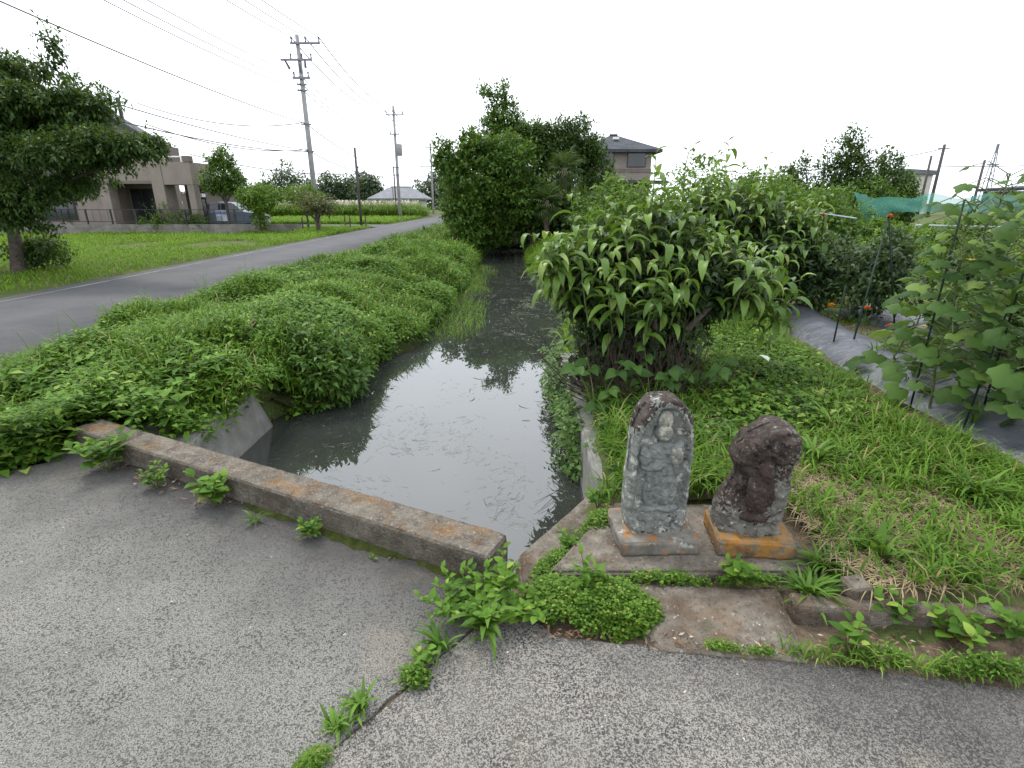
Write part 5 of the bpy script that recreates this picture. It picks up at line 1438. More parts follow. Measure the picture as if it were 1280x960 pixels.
# local coordinates: x right, y away from the camera, origin at (-20.5, 29.2)
part("wall", M['render'], h, [(-6.0, -.9, .6, 2.3, 0, 2.45), (-6.0, 1.9, .6, 2.3, 2.45, 4.6), (-.75, 1.9, 1.9, 2.3, 0, 2.45), (-.9, -.75, .6, 2.3, 0, 2.45)])
part("pillar", M['render'], h, [(1.95, 2.55, -.15, .55, 0, 3.72)])
part("pillar", M['render'], h, [(3.72, 4.05, -.1, .4, 0, 2.4)])
part("pillar", M['render'], h, [(-.9, -.42, -.05, .58, 0, 2.45)])
part("balcony", M['render'], h, [(2.56, 4.05, -.12, .05, 2.41, 3.5), (3.9, 4.05, .052, 2.2, 2.41, 3.5), (2.56, 3.898, .052, 2.2, 2.41, 2.55)])
part("balcony_cap", M['render_d'], h, [(3.75, 4.1, -.17, .2, 3.502, 3.78)])
part("balcony_rail", M['white'], h, [(2.75, 3.7, -.06, -.02, 3.72, 3.78), (2.8, 2.84, -.06, -.02, 3.502, 3.719), (3.62, 3.66, -.06, -.02, 3.502, 3.719)])
part("beam", M['render_d'], h, [(-.9, 1.948, -.1, .58, 2.452, 2.6)])
part("upper_front", M['render'], h, [(-.9, 1.948, -.08, .55, 2.602, 3.4)])
w = part("porch_wall", M['render_d'], h, [(2.58, 3.7, 1.6, 1.8, 0, 2.4)])
for (x0, x1, z0, z1, yy, frm) in ((-.55, .55, .05, 2.2, 1.84, 1), (1.15, 1.55, 1.1, 2.2, 1.84, 1), (-4.9, -2.9, .7, 2.1, .54, 1), (-4.6, -3.2, 3.0, 4.1, .54, 1), (-1.6, -.4, 3.5, 4.3, .52, 1)):
    wdw = part("window", M['frame'], h, [(x0 - .06, x1 + .06, yy, yy + .08, z0 - .06, z1 + .06)])
    for k in range(2):
        xm = (x0 + x1) / 2
        part("pane", M['glass'], wdw, [((x0, xm - .03, xm + .03, x1)[2 * k], (x0, xm - .03, xm + .03, x1)[2 * k + 1], yy - .02, yy - .002, z0, z1)])
d_ = part("door", M['frame'], h, [(2.62, 3.0, 1.52, 1.59, 0, 2.1)])
wdw = part("window", M['frame'], h, [(3.1, 3.7, 1.52, 1.59, .5, 2.1)])
part("pane", M['glass'], wdw, [(3.16, 3.64, 1.49, 1.518, .56, 1.7)])
part("awning", M['white'], wdw, [(3.1, 3.7, 1.2, 1.515, 1.82, 2.0)])
part("upper_side", M['render_d'], h, [(1.902, 2.3, 1.2, 2.2, 3.55, 4.35)])
# gable: ridge towards the camera, peak left of the corner
peak, zr = -.4, 6.25
gb = MB(); gb.add([(-6.0, .6, 4.6), (1.9, .6, 4.6), (peak, .6, zr - .2), (-6, .7, 4.6), (1.9, .7, 4.6), (peak, .7, zr - .2)], [(0, 1, 2), (5, 4, 3), (0, 2, 5, 3), (1, 4, 5, 2)])
gb.build("gable", M['render'], h)
def roof_plane(par, name, a, b_, y0, y1, th, mat):
    (xa, za), (xb, zb) = a, b_
    m = MB(); m.add([(xa, y0, za), (xb, y0, zb), (xb, y1, zb), (xa, y1, za), (xa, y0, za - th), (xb, y0, zb - th), (xb, y1, zb - th), (xa, y1, za - th)],
                    [(0, 1, 2, 3), (7, 6, 5, 4), (0, 4, 5, 1), (1, 5, 6, 2), (2, 6, 7, 3), (3, 7, 4, 0)])
    return m.build(name, mat, par)
rf = roof_plane(h, "roof", (peak, zr), (2.75, 4.35), -.2, .72, .16, M['rooftile'])
roof_plane(h, "roof", (-7.2, 3.85), (peak - .003, zr), -.2, .72, .16, M['rooftile'])
roof_plane(rf, "fascia", (peak, zr - .162), (2.75, 4.188), -.21, -.05, .14, M['fascia'])
roof_plane(rf, "fascia", (2.62, 4.19), (2.77, 4.11), -.05, .72, .10, M['fascia'])
part("chimney_pipe", M['frame'], rf, [(.75, .88, .3, .43, 5.4, 6.5)])
# low neighbouring house that shows right of it
h4 = thing("shed", "low dark house between the brown house and the garden tree", "house", (-22.6, 41, 0))
part("wall", M['render_d'], h4, [(-1.6, 1.9, 0, 4, 0, 2.2)]); roof_plane(h4, "roof", (-2.1, 3.0), (2.3, 2.5), -.5, 4.5, .18, M['rooftile'])
part("window", M['glass'], h4, [(-.9, .3, -.04, -.002, .9, 1.7)])
# block wall and fence
bw = thing("block_wall", "low grey concrete block wall in front of the brown house", "wall", (-20, 28.6, 0))
for k in range(19):
    for j in range(2):
        x0 = -7.0 + k * .82 + (.41 if j else 0)
        part("block", M['block'], bw, [(x0 + .006, x0 + .814, random.uniform(-.012, 0), .15, j * .235 + .005 - .05 * (j == 0), j * .235 + .23)])
fn = thing("fence", "black rail fence on top of the block wall", "fence", (-20, 28.68, .47))
for k in range(11): part("post", M['dark_metal'], fn, [(-5.9 + k * 1.28, -5.84 + k * 1.28, -.03, .03, -.02, .74)])
for z in (.12, .70): part("rail", M['dark_metal'], fn, [(-6, 7.2, -.015, .015, z, z + .03)])
for k in range(33): part("wire_bar", M['dark_metal'], fn, [(-5.6 + k * .39, -5.588 + k * .39, -.006, .006, .14, .70)])
for i, (x, y, hh, w_, m_, lab) in enumerate(((-18.3, 28.95, 1.7, .75, 'tree_light', "pruned pale garden tree in front of the porch"), (-17.1, 28.95, 1.15, .5, 'tree_mid', "clipped garden shrub before the right pillar"), (-16.4, 28.95, 1.15, .45, 'tree_mid', "small garden shrub by the wall's right end"), (-18.4, 28.9, .85, .35, 'tree_light', "low clipped shrub under the pale garden tree"), (-19.3, 28.9, .8, .35, 'tree_light', "low clipped shrub left of the pale garden tree"))):
    ftree(lab, x, y, hh, w_, 95 + i, m_, group="garden shrubs behind the fence", name="garden_shrub", L=.10, n=130)
sg = thing("notice_board", "small white and blue notice board on the wall by the car", "sign", (-15.15, 28.9, 0))
part("post", M['dark_metal'], sg, [(-.03, .03, .02, .06, 0, .6)]); part("panel", plain('grey_board', (0.34, 0.35, 0.38), .6), sg, [(-.28, .28, -.01, .018, .62, 1.15)])
part("blue_band", plain("blue_print", (0.10, 0.13, 0.28), 0.5), sg, [(-.27, .27, -.016, -.012, .95, 1.10)])
part("print_block", plain("grey_print", (0.20, 0.21, 0.24), 0.5), sg, [(-.27, .05, -.016, -.012, .62, .86)])

# parked car
cr_ = thing("car", "silver blue car parked behind the fence", "car", (-15.9, 31.6, .10), R(4))
paint = layered("car_paint", (0.10, 0.125, 0.16), (0.12, 0.145, 0.18), 2.0, (), 0.35, (), metallic=0.4, spec=0.6)
prof = [(-1.75, .30), (-1.78, .62), (-1.70, .86), (-1.35, .95), (-1.05, 1.36), (-.45, 1.47), (.25, 1.45), (.85, .98), (1.55, .88), (1.75, .70), (1.78, .32)]
mb = MB(); n_ = len(prof)
for y_, s_ in ((-.72, 1), (-.66, 1)): pass
V_ = []
for y_, dz in ((-.74, 0), (-.60, 0), (.60, 0), (.74, 0)):
    k_ = .0 if abs(y_) < .7 else 1.0
    V_ += [(x, y_ * (.86 if (z > 1.2) else 1.0), z - .015 * k_) for x, z in prof]
Fc = []
for r_ in range(3):
    for i in range(n_):
        j = (i + 1) % n_
        Fc.append((r_ * n_ + i, r_ * n_ + j, (r_ + 1) * n_ + j, (r_ + 1) * n_ + i))
Fc += [tuple(range(n_ - 1, -1, -1)), tuple(3 * n_ + i for i in range(n_))]
mb.add(V_, Fc); mb.build("body", paint, cr_, bevel=.03)
for x0, x1 in ((-1.0, -.35), (-.28, .45)):
    m = MB(); m.add([(x0 - (.16 if x0 < -.5 else 0), -.752, .95), (x1 + (.18 if x1 > 0 else 0), -.752, .95), (x1, -.68, 1.36), (x0, -.68, 1.36)], [(0, 1, 2, 3)]); m.build("window", M['glass'], cr_)
m = MB(); m.add([(-1.40, -.55, .985), (-1.40, .55, .985), (-1.10, .5, 1.33), (-1.10, -.5, 1.33)], [(0, 1, 2, 3)]); m.build("rear_window", M['glass'], cr_)
for x in (-1.1, 1.1):
    for y_ in (-.70, .70):
        w_ = MB(); w_.tube([(x, y_ - .09, .06), (x, y_ + .09, .06)], .31, 16); tyre = w_.build("wheel", M['dark_metal'], cr_)
        w_ = MB(); w_.tube([(x, y_ - .10, .06), (x, y_ + .10, .06)], .18, 12); w_.build("rim", M['steel'], tyre)
for y_ in (-.62, .62): part("tail_light", plain("red_lens", (0.55, 0.03, 0.025), 0.2), cr_, [(-1.80, -1.66, y_ - .14, y_ + .14, .70, .90)])
for y_ in (-.6, .6): part("headlight", M['white'], cr_, [(1.62, 1.79, y_ - .13, y_ + .13, .62, .76)])

# ------------------------------------------------------------------ far houses
M['roof2'] = layered("slate_roof", (0.040, 0.043, 0.050), (0.066, 0.070, 0.078), 1.5, (), 0.85, ((10.0, 0.3, 0.03),), spec=0.15)
M['roof3'] = layered("grey_tile_roof", (0.10, 0.107, 0.122), (0.15, 0.158, 0.172), 1.0, (), 0.7, ((6.0, 0.4, 0.05),))
M['cream'] = layered("cream_wall", (0.42, 0.40, 0.36), (0.50, 0.48, 0.44), 1.0, (), 0.8)
def hip_house(name, label, cx, cy, wx, wy, z_eave, z_ridge, ridge, walls, roof, over=.6):
    t = thing(name, label, "house", (cx, cy, 0))
    part("wall", walls, t, [(-wx / 2, wx / 2, -wy / 2, wy / 2, 0, z_eave)])
    a, b_ = wx / 2 + over, wy / 2 + over; r = ridge / 2
    m = MB(); m.add([(-a, -b_, z_eave - .1), (a, -b_, z_eave - .1), (a, b_, z_eave - .1), (-a, b_, z_eave - .1), (-r, 0, z_ridge), (r, 0, z_ridge), (-a, -b_, z_eave - .3), (a, -b_, z_eave - .3), (a, b_, z_eave - .3), (-a, b_, z_eave - .3)],
                    [(0, 1, 5, 4), (1, 2, 5), (2, 3, 4, 5), (3, 0, 4), (9, 8, 7, 6), (0, 6, 7, 1), (1, 7, 8, 2), (2, 8, 9, 3), (3, 9, 6, 0)])
    rf = m.build("roof", roof, t)
    m = MB(); m.tube([(-r, 0, z_ridge), (r, 0, z_ridge)], .12, 6); m.build("ridge", roof, rf)
    return t, rf
t, rf = hip_house("house", "brown house with dark slate hip roof behind the canal trees", 7.7, 44, 4.6, 6, 5.2, 6.35, .6, M['render'], M['roof2'])
part("roof_vent", M['white'], rf, [(-.25, .15, -1.55, -1.25, 5.95, 6.10)])
part("upper_band", M['render_d'], t, [(-2.33, 2.33, -3.04, -3.002, 3.6, 3.85)])
for x0, x1 in ((.55, 1.9), (-1.6, -.4)):
    w_ = part("window", M['frame'], t, [(x0, x1, -3.06, -3.002, 3.95, 4.95)])
    part("pane", M['glass'], w_, [(x0 + .06, x1 - .06, -3.08, -3.062, 4.0, 4.9)])
roof_plane(t, "lower_roof", (-3.2, 3.1), (3.2, 3.0), -4.6, -3.062, .2, M['roof2'])
t, rf = hip_house("house", "low white house with pale grey tiled hip roof at the far road", -17.4, 88, 7.0, 6, 2.3, 3.9, 3.2, M['cream'], M['roof3'], .9)
for x0, x1 in ((-2.9, -1.7), (-.6, .9), (1.9, 3.0)):
    w_ = part("window", M['frame'], t, [(x0, x1, -3.06, -3.002, .7, 1.8)]); part("pane", M['glass'], w_, [(x0 + .08, x1 - .08, -3.08, -3.062, .78, 1.72)])
t = thing("warehouse", "pale grey block building beyond the trees at the far right", "building", (51, 72, 0))
part("wall", M['cream'], t, [(-2.2, 1.0, -2, 2, 0, 4.9)]); roof_plane(t, "roof", (-2.5, 5.5), (1.3, 5.3), -2.4, 2.4, .5, M['roof3'])
t = thing("shed", "low roof showing behind the squash leaves at the right edge", "building", (54, 60, 0))
part("wall", M['render_d'], t, [(-2, 3, -2, 2, 0, 2.7)]); roof_plane(t, "roof", (-2.4, 3.0), (3.4, 3.4), -2.4, 2.4, .3, M['roof2'])
# small red and white sign at the road's end
t = thing("road_sign", "small red and white sign at the end of the road", "sign", (-7.3, 72, 0))
mb = MB(); mb.tube([(0, 0, 0), (0, 0, 3.3)], .04, 6); mb.build("post", M['steel'], t)
part("panel", plain("red_panel", (0.50, 0.16, 0.09), 0.5), t, [(-.30, .30, -.07, -.045, 2.3, 3.2)]); part("lower_panel", M['white'], t, [(-.25, .25, -.07, -.045, 1.6, 2.25)])

# ------------------------------------------------------------------ utility poles and wires
M['pole'] = layered("pole_concrete", (0.24, 0.235, 0.235), (0.31, 0.305, 0.30), 3.0, (((0.16, 0.155, 0.15), 2.0, 0.55, 0.7, 0.5),), 0.85)
M['arm'] = plain("cross_arm", (0.17, 0.17, 0.20), 0.5, 0.4)
M['insul'] = plain("insulator", (0.05, 0.05, 0.06), 0.35)
M['wire'] = plain("cable", (0.085, 0.085, 0.095), 0.8, spec=0.1)
M['thin'] = layered("dark_pole", (0.055, 0.048, 0.045), (0.085, 0.075, 0.07), 3.0, (), 0.8)
def box_on(par, name, mat, c, s):
    mb = MB(); mb.box(c[0] - s[0] / 2, c[0] + s[0] / 2, c[1] - s[1] / 2, c[1] + s[1] / 2, c[2] - s[2] / 2, c[2] + s[2] / 2); return mb.build(name, mat, par)
def utility_pole(label, base, H_, arms, trafo=None, clamps=(), r0=.17):
    t = thing("utility_pole", label, "pole", base, 0, "utility poles along the road")
    mb = MB(); mb.tube([(0, 0, -.3), (0, 0, H_ * .5), (0, 0, H_)], [r0, r0 * .82, r0 * .62], 10); mb.build("shaft", M['pole'], t, smooth=True)
    for z, x0, x1, ins in arms:
        a = MB(); a.box(x0, x1, -.22, -.12, z - .05, z + .05); arm = a.build("cross_arm", M['arm'], t)
        for x in ins:
            i_ = MB(); i_.tube([(x, -.17, z + .05), (x, -.17, z + .18), (x, -.17, z + .30)], [.05, .035, .06], 6); i_.build("insulator", M['insul'], arm)
    for z in clamps:
        c_ = MB(); c_.tube([(0, 0, z - .04), (0, 0, z + .04)], r0 * 1.05, 10); c_.box(-.32, .25, -.05, .05, z - .03, z + .03); c_.build("clamp", M['arm'], t)
    if trafo:
        x, z = trafo
        c_ = MB(); c_.tube([(x, -.1, z - .55), (x, -.1, z - .5), (x, -.1, z + .45), (x, -.1, z + .55)], [.2, .3, .3, .2], 12); c_.build("transformer", M['pole'], t, smooth=True)
        box_on(t, "bracket", M['arm'], (x / 2, -.05, z), (abs(x), .12, .1))
    return t
P1, P2, P3, P0 = (-11.95, 34), (-11.5, 57), (-11.6, 82), (-12.4, 10.5)
p1 = utility_pole("near tall concrete utility pole with two cross arms behind the fruit tree", (*P1, 0), 10.35, [(9.9, -.35, 1.3, (-.28, .50, 1.25)), (9.1, -1.0, .75, (-.42, .2, .72)), (8.2, -.45, .55, (-.35, .45))], None, (5.85, 4.4, 7.9, 7.6))
for x, z, b_ in ((-.75, 8.75, .2), (.35, 8.8, 0), (.02, 8.6, .05)):
    i_ = MB(); i_.tube([(x, -.17, z + .3), (x + b_, -.17, z - .1)], [.05, .075], 6); i_.build("cutout_fuse", M['insul'], p1)
utility_pole("middle utility pole with a transformer at the road's far bend", (*P2, 0), 10.4, [(9.6, -.75, .95, (-.7, .1, .9)), (7.9, -.5, .5, (-.4, .45))], (.35, 6.5), (4.9, 4.2))
utility_pole("far utility pole partly behind the canal trees", (*P3, 0), 9.6, [(9.0, -.7, .9, (-.6, .8)), (6.5, -1.6, .2, (-1.4,))], None, (5.0,))
utility_pole("utility pole standing outside the left of the view", (*P0, 0), 10.35, [(9.9, -.35, 1.3, (-.28, .50, 1.25)), (8.2, -.45, .55, (-.35, .45))], None, (5.85, 4.4))
def thin_pole(label, base, H_, r=.07, arm=None):
    t = thing("thin_pole", label, "pole", base, 0, "thin dark poles")
    mb = MB(); mb.tube([(0, 0, -.2), (0, 0, H_)], [r, r * .8], 8); mb.build("shaft", M['thin'], t, smooth=True)
    if arm: box_on(t, "bracket", M['arm'], arm[0], arm[1])
    return t
thin_pole("thin dark pole at the corner of the side lane", (-10.0, 36.6, 0), 4.85, .09, ((.35, -.02, 3.3), (.6, .06, .06)))
thin_pole("thin dark pole beside the white tiled house", (-12.9, 62, 0), 5.3, .09)
thin_pole("shorter thin pole in front of the white house", (-15.9, 75, 0), 3.6, .06)
thin_pole("tallest dark pole beside the pale block building at the far right", (45, 60, 0), 7.3, .17, ((0, 0, 6.9), (1.2, .1, .1)))
thin_pole("shorter dark pole left of the tallest one at the far right", (43.9, 60, 0), 6.2, .14)
thin_pole("dark pole rising above the squash leaves at the far right", (49.6, 60, 0), 5.8, .14)
t = thing("pylon", "small lattice antenna mast at the far right horizon", "mast", (59, 70, 0))
for sx, sy in ((-1, -1), (1, -1), (1, 1), (-1, 1)):
    mb = MB(); mb.tube([(sx * .45, sy * .45, 0), (sx * .22, sy * .22, 5.2), (sx * .10, sy * .10, 7.4)], .05, 5); mb.build("leg", M['arm'], t)
for k in range(9):
    z = .6 + k * .8; w_ = .45 - .05 * k
    mb = MB(); mb.tube([(-w_, -w_, z), (w_, -w_, z + .7)], .03, 4); mb.tube([(w_, -w_, z), (-w_, -w_, z + .7)], .03, 4); mb.build("brace", M['arm'], t)
mb = MB(); mb.box(-.7, .7, -.1, .1, 5.9, 6.05); mb.tube([(0, 0, 7.3), (0, 0, 8.3)], .16, 6); mb.build("antenna", M['arm'], t)
# slim street lamp over the hedge
t = thing("street_lamp", "slim curved street lamp above the hedge right of the tiled house", "lamp", (13.7, 45, 0))
mb = MB(); mb.tube([(0, 0, 0), (0, 0, 4.3), (.12, 0, 5.2), (.4, 0, 5.75), (.75, 0, 6.0)], [.06, .05, .04, .035, .03], 6); mb.build("pole", M['steel'], t, smooth=True)
mb = MB(); mb.tube([(.62, 0, 5.93), (.95, 0, 6.08)], [.07, .09], 6); mb.build("lamp_head", M['steel'], t)

def wire(label, a, b_, sag, r=.012, group=None, n=14):
    r = r * 1.45
    a, b_ = Vector(a), Vector(b_)
    pts = [a.lerp(b_, k / n) - Vector((0, 0, sag * 4 * (k / n) * (1 - k / n))) for k in range(n + 1)]
    mb = MB(); mb.tube(pts, r, 5)
    return tag(mb.build("overhead_wire", M['wire'], smooth=True), label, "wire", group)
GWI = "overhead wires along the road"
for i, (x1, x2, nm) in enumerate(((-.28, -.7, "left"), (.50, .1, "middle"), (1.25, .9, "right"))):
    wire(f"{nm} top wire sagging from the near pole to the middle pole", (P1[0] + x1, P1[1] - .17, 10.2), (P2[0] + x2, P2[1] - .17, 9.9), 1.0, .020, GWI)
    wire(f"{nm} of the three highest wires leaving the near pole for the upper frame edge", (P0[0] + x1, P0[1], 10.2), (P1[0] + x1, P1[1] - .17, 10.2), .45, .014, GWI)
    wire(f"{nm} top wire from the middle pole into the canal trees", (P2[0] + x2, P2[1] - .17, 9.9), (P3[0] + (-.6, .1, .8)[i], P3[1] - .17, 9.3), .9, .024, GWI)
for i, (z, nm) in enumerate(((8.3, "upper"), (7.9, "second"), (7.6, "third"))):
    wire(f"{nm} low voltage wire leaving the near pole towards the upper left", (P0[0], P0[1], z), (P1[0] - .1, P1[1], z), .35, .012, GWI)
    wire(f"{nm} low voltage wire between the near and middle poles", (P1[0], P1[1], z), (P2[0] - .2, P2[1], z - .4), .75, .016, GWI)
wire("thick cable crossing the sky from the upper left corner to the near pole", (P0[0] + .1, P0[1], 6.3), (P1[0] - .1, P1[1], 5.9), .25, .014, GWI)
wire("upper telephone cable passing behind the left tree to the near pole", (P0[0] - .1, P0[1], 4.9), (P1[0] - .1, P1[1], 4.45), .35, .013, GWI)
wire("lower telephone cable passing behind the left tree to the near pole", (P0[0] - .3, P0[1], 4.5), (P1[0] - .1, P1[1], 4.40), .55, .014, GWI)
wire("thick telephone cable from the near pole to the middle pole", (P1[0], P1[1], 5.85), (P2[0], P2[1], 4.9), .7, .018, GWI)
wire("lower telephone cable from the near pole to the middle pole", (P1[0], P1[1], 4.4), (P2[0], P2[1], 4.2), .6, .018, GWI)
wire("upper cable beyond the middle pole", (P2[0], P2[1], 4.9), (P3[0], P3[1], 5.0), .9, .018, GWI)
wire("lower cable beyond the middle pole", (P2[0], P2[1], 4.2), (P3[0], P3[1], 4.1), .7, .018, GWI)
wire("service drop from the brown house roof sagging to the near pole", (-19.8, 31.2, 6.5), (P1[0] - .1, P1[1], 5.95), .55, .017, GWI)
wire("second service drop from the brown house eave to the near pole", (-19.0, 30.2, 5.4), (P1[0] - .1, P1[1], 4.5), .5, .017, GWI)
wire("lowest cable from the brown house side to the thin dark pole", (-17.4, 31, 4.0), (-10.0, 36.6, 3.3), .35, .017, GWI)
wire("cable from the thin dark pole to the middle pole", (-10.0, 36.6, 3.3), (P2[0], P2[1], 4.1), .5, .014, GWI)
wire("distant wire from the tallest far right pole to the right frame edge", (45, 60, 5.2), (75, 60, 7.0), .6, .03, "far wires on the right")
wire("distant wire from the tallest far right pole towards the field trees", (45, 60, 6.9), (24, 60, 4.5), .6, .03, "far wires on the right")
# short wooden stakes by the verge
for k, (x, y, lab) in enumerate(((-11.9, 31.3, "left wooden stake in the verge by the fruit tree"), (-9.75, 33.2, "wooden stake right of the fruit tree"), (-9.55, 36.0, "wooden stake beside the thin dark pole"), (-10.9, 36.0, "wooden stake between the fruit tree and the thin pole"))):
    mb = MB(); mb.tube([(0, 0, -.1), (.01, 0, .75)], [.05, .04], 6); tag(mb.build("stake", M['twig'], loc=(x, y, 0)), lab, "stake", "wooden stakes by the verge")
# ------------------------------------------------------------------ vegetable garden on the right
def mulch_mat():
    m = layered("plastic_mulch", (0.055, 0.060, 0.072), (0.105, 0.112, 0.128), 2.2, (((0.15, 0.115, 0.075), 3.5, 0.58, 0.72, 0.8), ((0.03, 0.033, 0.04), 6.0, 0.52, 0.68, 0.6)), 0.36, ((9.0, 0.6, 0.03), (45.0, 0.35, 0.01)), spec=0.55)
    return m
M['mulch'] = mulch_mat()
M['stake'] = plain("green_stake", (0.012, 0.028, 0.018), 0.6, spec=0.15)
M['squash'] = leafmat("squash_leaf", (0.022, 0.060, 0.012), (0.090, 0.165, 0.034), (0.15, 0.23, 0.05), 0.10, 0.30, 0.6, 2.0, 0.18)
M['tomato'] = leafmat("tomato_leaf", (0.025, 0.050, 0.020), (0.070, 0.115, 0.040), None, 0, 0.25, 0.5, 1.5)
def ribbon(name, left, right, label, z0=.04, crown=.15, wob=.022):
    ysr = np.arange(left[0][1], left[-1][1], .06)
    V = []
    for y in ysr:
        xl = np.interp(y, [p[1] for p in left], [p[0] for p in left]); xr = np.interp(y, [p[1] for p in right], [p[0] for p in right])
        for k in range(15):
            s = k / 14
            V.append((xl + (xr - xl) * s, y, z0 + crown * math.sin(math.pi * s) ** .7))
    V = np.array(V)
    V[:, 2] += (fbm(V, 5, 13, 3) - .5) * wob * 2
    V[:, 0] += (fbm(V, 1.7, 14, 2) - .5) * .10
    i = np.arange(len(V)).reshape(-1, 15)
    F = np.stack([i[:-1, :-1], i[:-1, 1:], i[1:, 1:], i[1:, :-1]], -1).reshape(-1, 4)
    return tag(link(name, mesh_np(name, V, F, M['mulch'], True)), label, "plastic sheet")
ribbon("mulch_sheet", [(2.98, 1.6), (2.96, 2.75), (2.90, 3.45), (3.22, 6.0), (3.70, 7.3)], [(3.95, 1.6), (3.95, 2.75), (3.90, 3.5), (4.0, 6.0), (4.25, 7.3)], "grey plastic mulch sheet over the nearer vegetable bed")
ribbon("mulch_sheet", [(4.55, 2.0), (4.5, 7.3)], [(5.6, 2.0), (5.5, 7.3)], "second grey plastic mulch sheet glimpsed behind the squash vines")
tag(link("bed_soil", mesh_np("bed_soil", *floaters(1, 0, 0, .1, .1, .1, .1, 1) if False else (np.array([(2.5, 1.5, .055), (7, 1.5, .05), (7, 8.5, .05), (3.2, 8.5, .055)]), np.array([[0, 1, 2, 3]])), M['soil'])), "brown soil of the vegetable bed", "soil", kind="structure")
# heaps of soil at planting holes
for k, (x, y, s, lab) in enumerate(((3.85, 6.75, .16, "farthest soil mound on the plastic mulch"), (3.60, 6.1, .17, "second soil mound on the plastic mulch"), (3.72, 5.75, .15, "third soil mound on the plastic mulch"), (3.55, 5.2, .18, "nearest soil mound on the plastic mulch"), (3.35, 4.35, .12, "small soil patch by the marigold with a green sprout"))):
    a = np.linspace(0, 6.283, 15)[:-1]
    V = [(0, 0, .045)] + [(s * .55 * math.cos(q) * random.uniform(.8, 1.2), s * .4 * math.sin(q) * random.uniform(.8, 1.2), .03) for q in a] + [(s * math.cos(q) * random.uniform(.8, 1.2), s * .7 * math.sin(q) * random.uniform(.8, 1.2), 0) for q in a]
    n_ = len(a)
    F = [(0, 1 + i, 1 + (i + 1) % n_) for i in range(n_)] + [(1 + i, 1 + n_ + i, 1 + n_ + (i + 1) % n_, 1 + (i + 1) % n_) for i in range(n_)]
    mb = MB(); mb.add(V, F); tag(mb.build("soil_mound", M['soil'], smooth=True, loc=(x, y, .115)), lab, "soil", "soil mounds on the mulch")

# squash vines on stakes
def squash_leaf():
    V = [(0, 0, .0)]; F = []
    n = 20
    for ring, rr in ((1, .5), (2, 1.0)):
        for k in range(n):
            a = -math.pi + 2 * math.pi * (k + .5) / n
            r = rr * (.92 + .13 * math.cos(5 * a)) * (1.0 if abs(a) < 2.7 else .55)
            V.append((.42 + r * .55 * math.cos(a) - .0, r * .55 * math.sin(a), (.07 if ring == 1 else -.06 - .05 * math.cos(5 * a) + random.uniform(-.02, .02)) - .05 * rr * max(0, math.cos(a))))
    V[0] = (.30, 0, .02)
    for k in range(n):
        j = (k + 1) % n
        F.append((0, 1 + k, 1 + j)); F.append((1 + k, 1 + n + k, 1 + n + j, 1 + j))
    me = bpy.data.meshes.new("lobed_leaf"); me.from_pydata(V, [], F); me.update(); me.materials.append(M['squash'])
    for p in me.polygons: p.use_smooth = True
    return me
SQ = [squash_leaf() for _ in range(4)]
def squash_vine(label, base, top, n, spread, s, seed=1):
    t = thing("squash_vine", label, "vine", base, 0, "squash vines on stakes")
    b0 = Vector(base); tp = Vector(top) - b0
    mb = MB()
    pts = [Vector((0, 0, -.05))]
    for k in range(1, 9):
        pts.append(tp * (k / 8) + Vector((random.uniform(-1, 1), random.uniform(-1, 1), 0)) * .05)
    mb.tube(pts, [.010 - .0006 * k for k in range(9)], 5)
    for k in range(n):
        f = .06 + .94 * (k + random.random()) / n
        i = min(int(f * 8), 7); p = pts[i].lerp(pts[i + 1], f * 8 - i)
        a = k * 2.4 + random.uniform(-.5, .5)
        d = Vector((math.cos(a), math.sin(a), random.uniform(-.1, .35))); r = spread * random.uniform(.4, 1.0) * (1 - .35 * f)
        q = p + d * r
        mb.tube([p, p.lerp(q, .6) + Vector((0, 0, .05)), q], [.004, .0035, .003], 4)
        o = link("leaf", random.choice(SQ), t)
        dd = Vector((math.cos(a), math.sin(a) - .35, random.uniform(-.75, -.05)))
        o.matrix_basis = frame(q - dd.normalized() * .0, dd, (random.uniform(-.3, .3), random.uniform(-.6, .1), 1)) @ Matrix.Scale(s * random.uniform(.65, 1.15) * (1.1 - .3 * f), 4)
    # tendrils
    for k in range(8):
        p = pts[random.randint(2, 7)]; a = random.uniform(0, 6.28)
        mb.tube([p, p + Vector((math.cos(a) * .12, math.sin(a) * .12, .03)), p + Vector((math.cos(a) * .25, math.sin(a) * .25, -.02))], [.0025, .002, .001], 3)
    mb.build("stem", M['stem'], t)
    for k in range(2):
        p = pts[random.randint(2, 7)] + Vector((random.uniform(-.1, .1), -.12, 0))
        n_ = 6; a = np.arange(n_) * 6.283 / n_
        d = np.stack([np.cos(a), np.sin(a), np.full(n_, .8)], 1)
        V, F = leaves5(np.repeat(np.array([p[:]]), n_, 0), d, np.repeat(UPZ, n_, 0), .035, .02)
        link("blossom", mesh_np("blossom", V, F, M['yellow']), t)
    return t
sqv = [((3.02, 3.55, .10), (2.95, 3.6, 1.50), 84, .34, .135, "squash vine at the left end of the staked row"), ((3.38, 3.35, .10), (3.30, 3.4, 1.72), 96, .40, .145, "squash vine second from the left end of the row"), ((3.62, 3.95, .10), (3.45, 4.0, 1.70), 78, .40, .135, "squash vine climbing behind the second one"),
       ((3.35, 2.85, .08), (3.05, 2.95, 1.74), 100, .42, .15, "squash vine at the right frame edge with the biggest leaves"), ((3.95, 3.3, .08), (3.75, 3.4, 1.74), 84, .42, .14, "squash vine farthest right behind the frame edge one"), ((4.1, 4.4, .08), (4.0, 4.4, 1.45), 60, .40, .15, "squash vine at the back of the row"), ((3.25, 4.3, .08), (3.3, 4.3, .85), 16, .24, .2, "short squash vine at the near marigolds")]
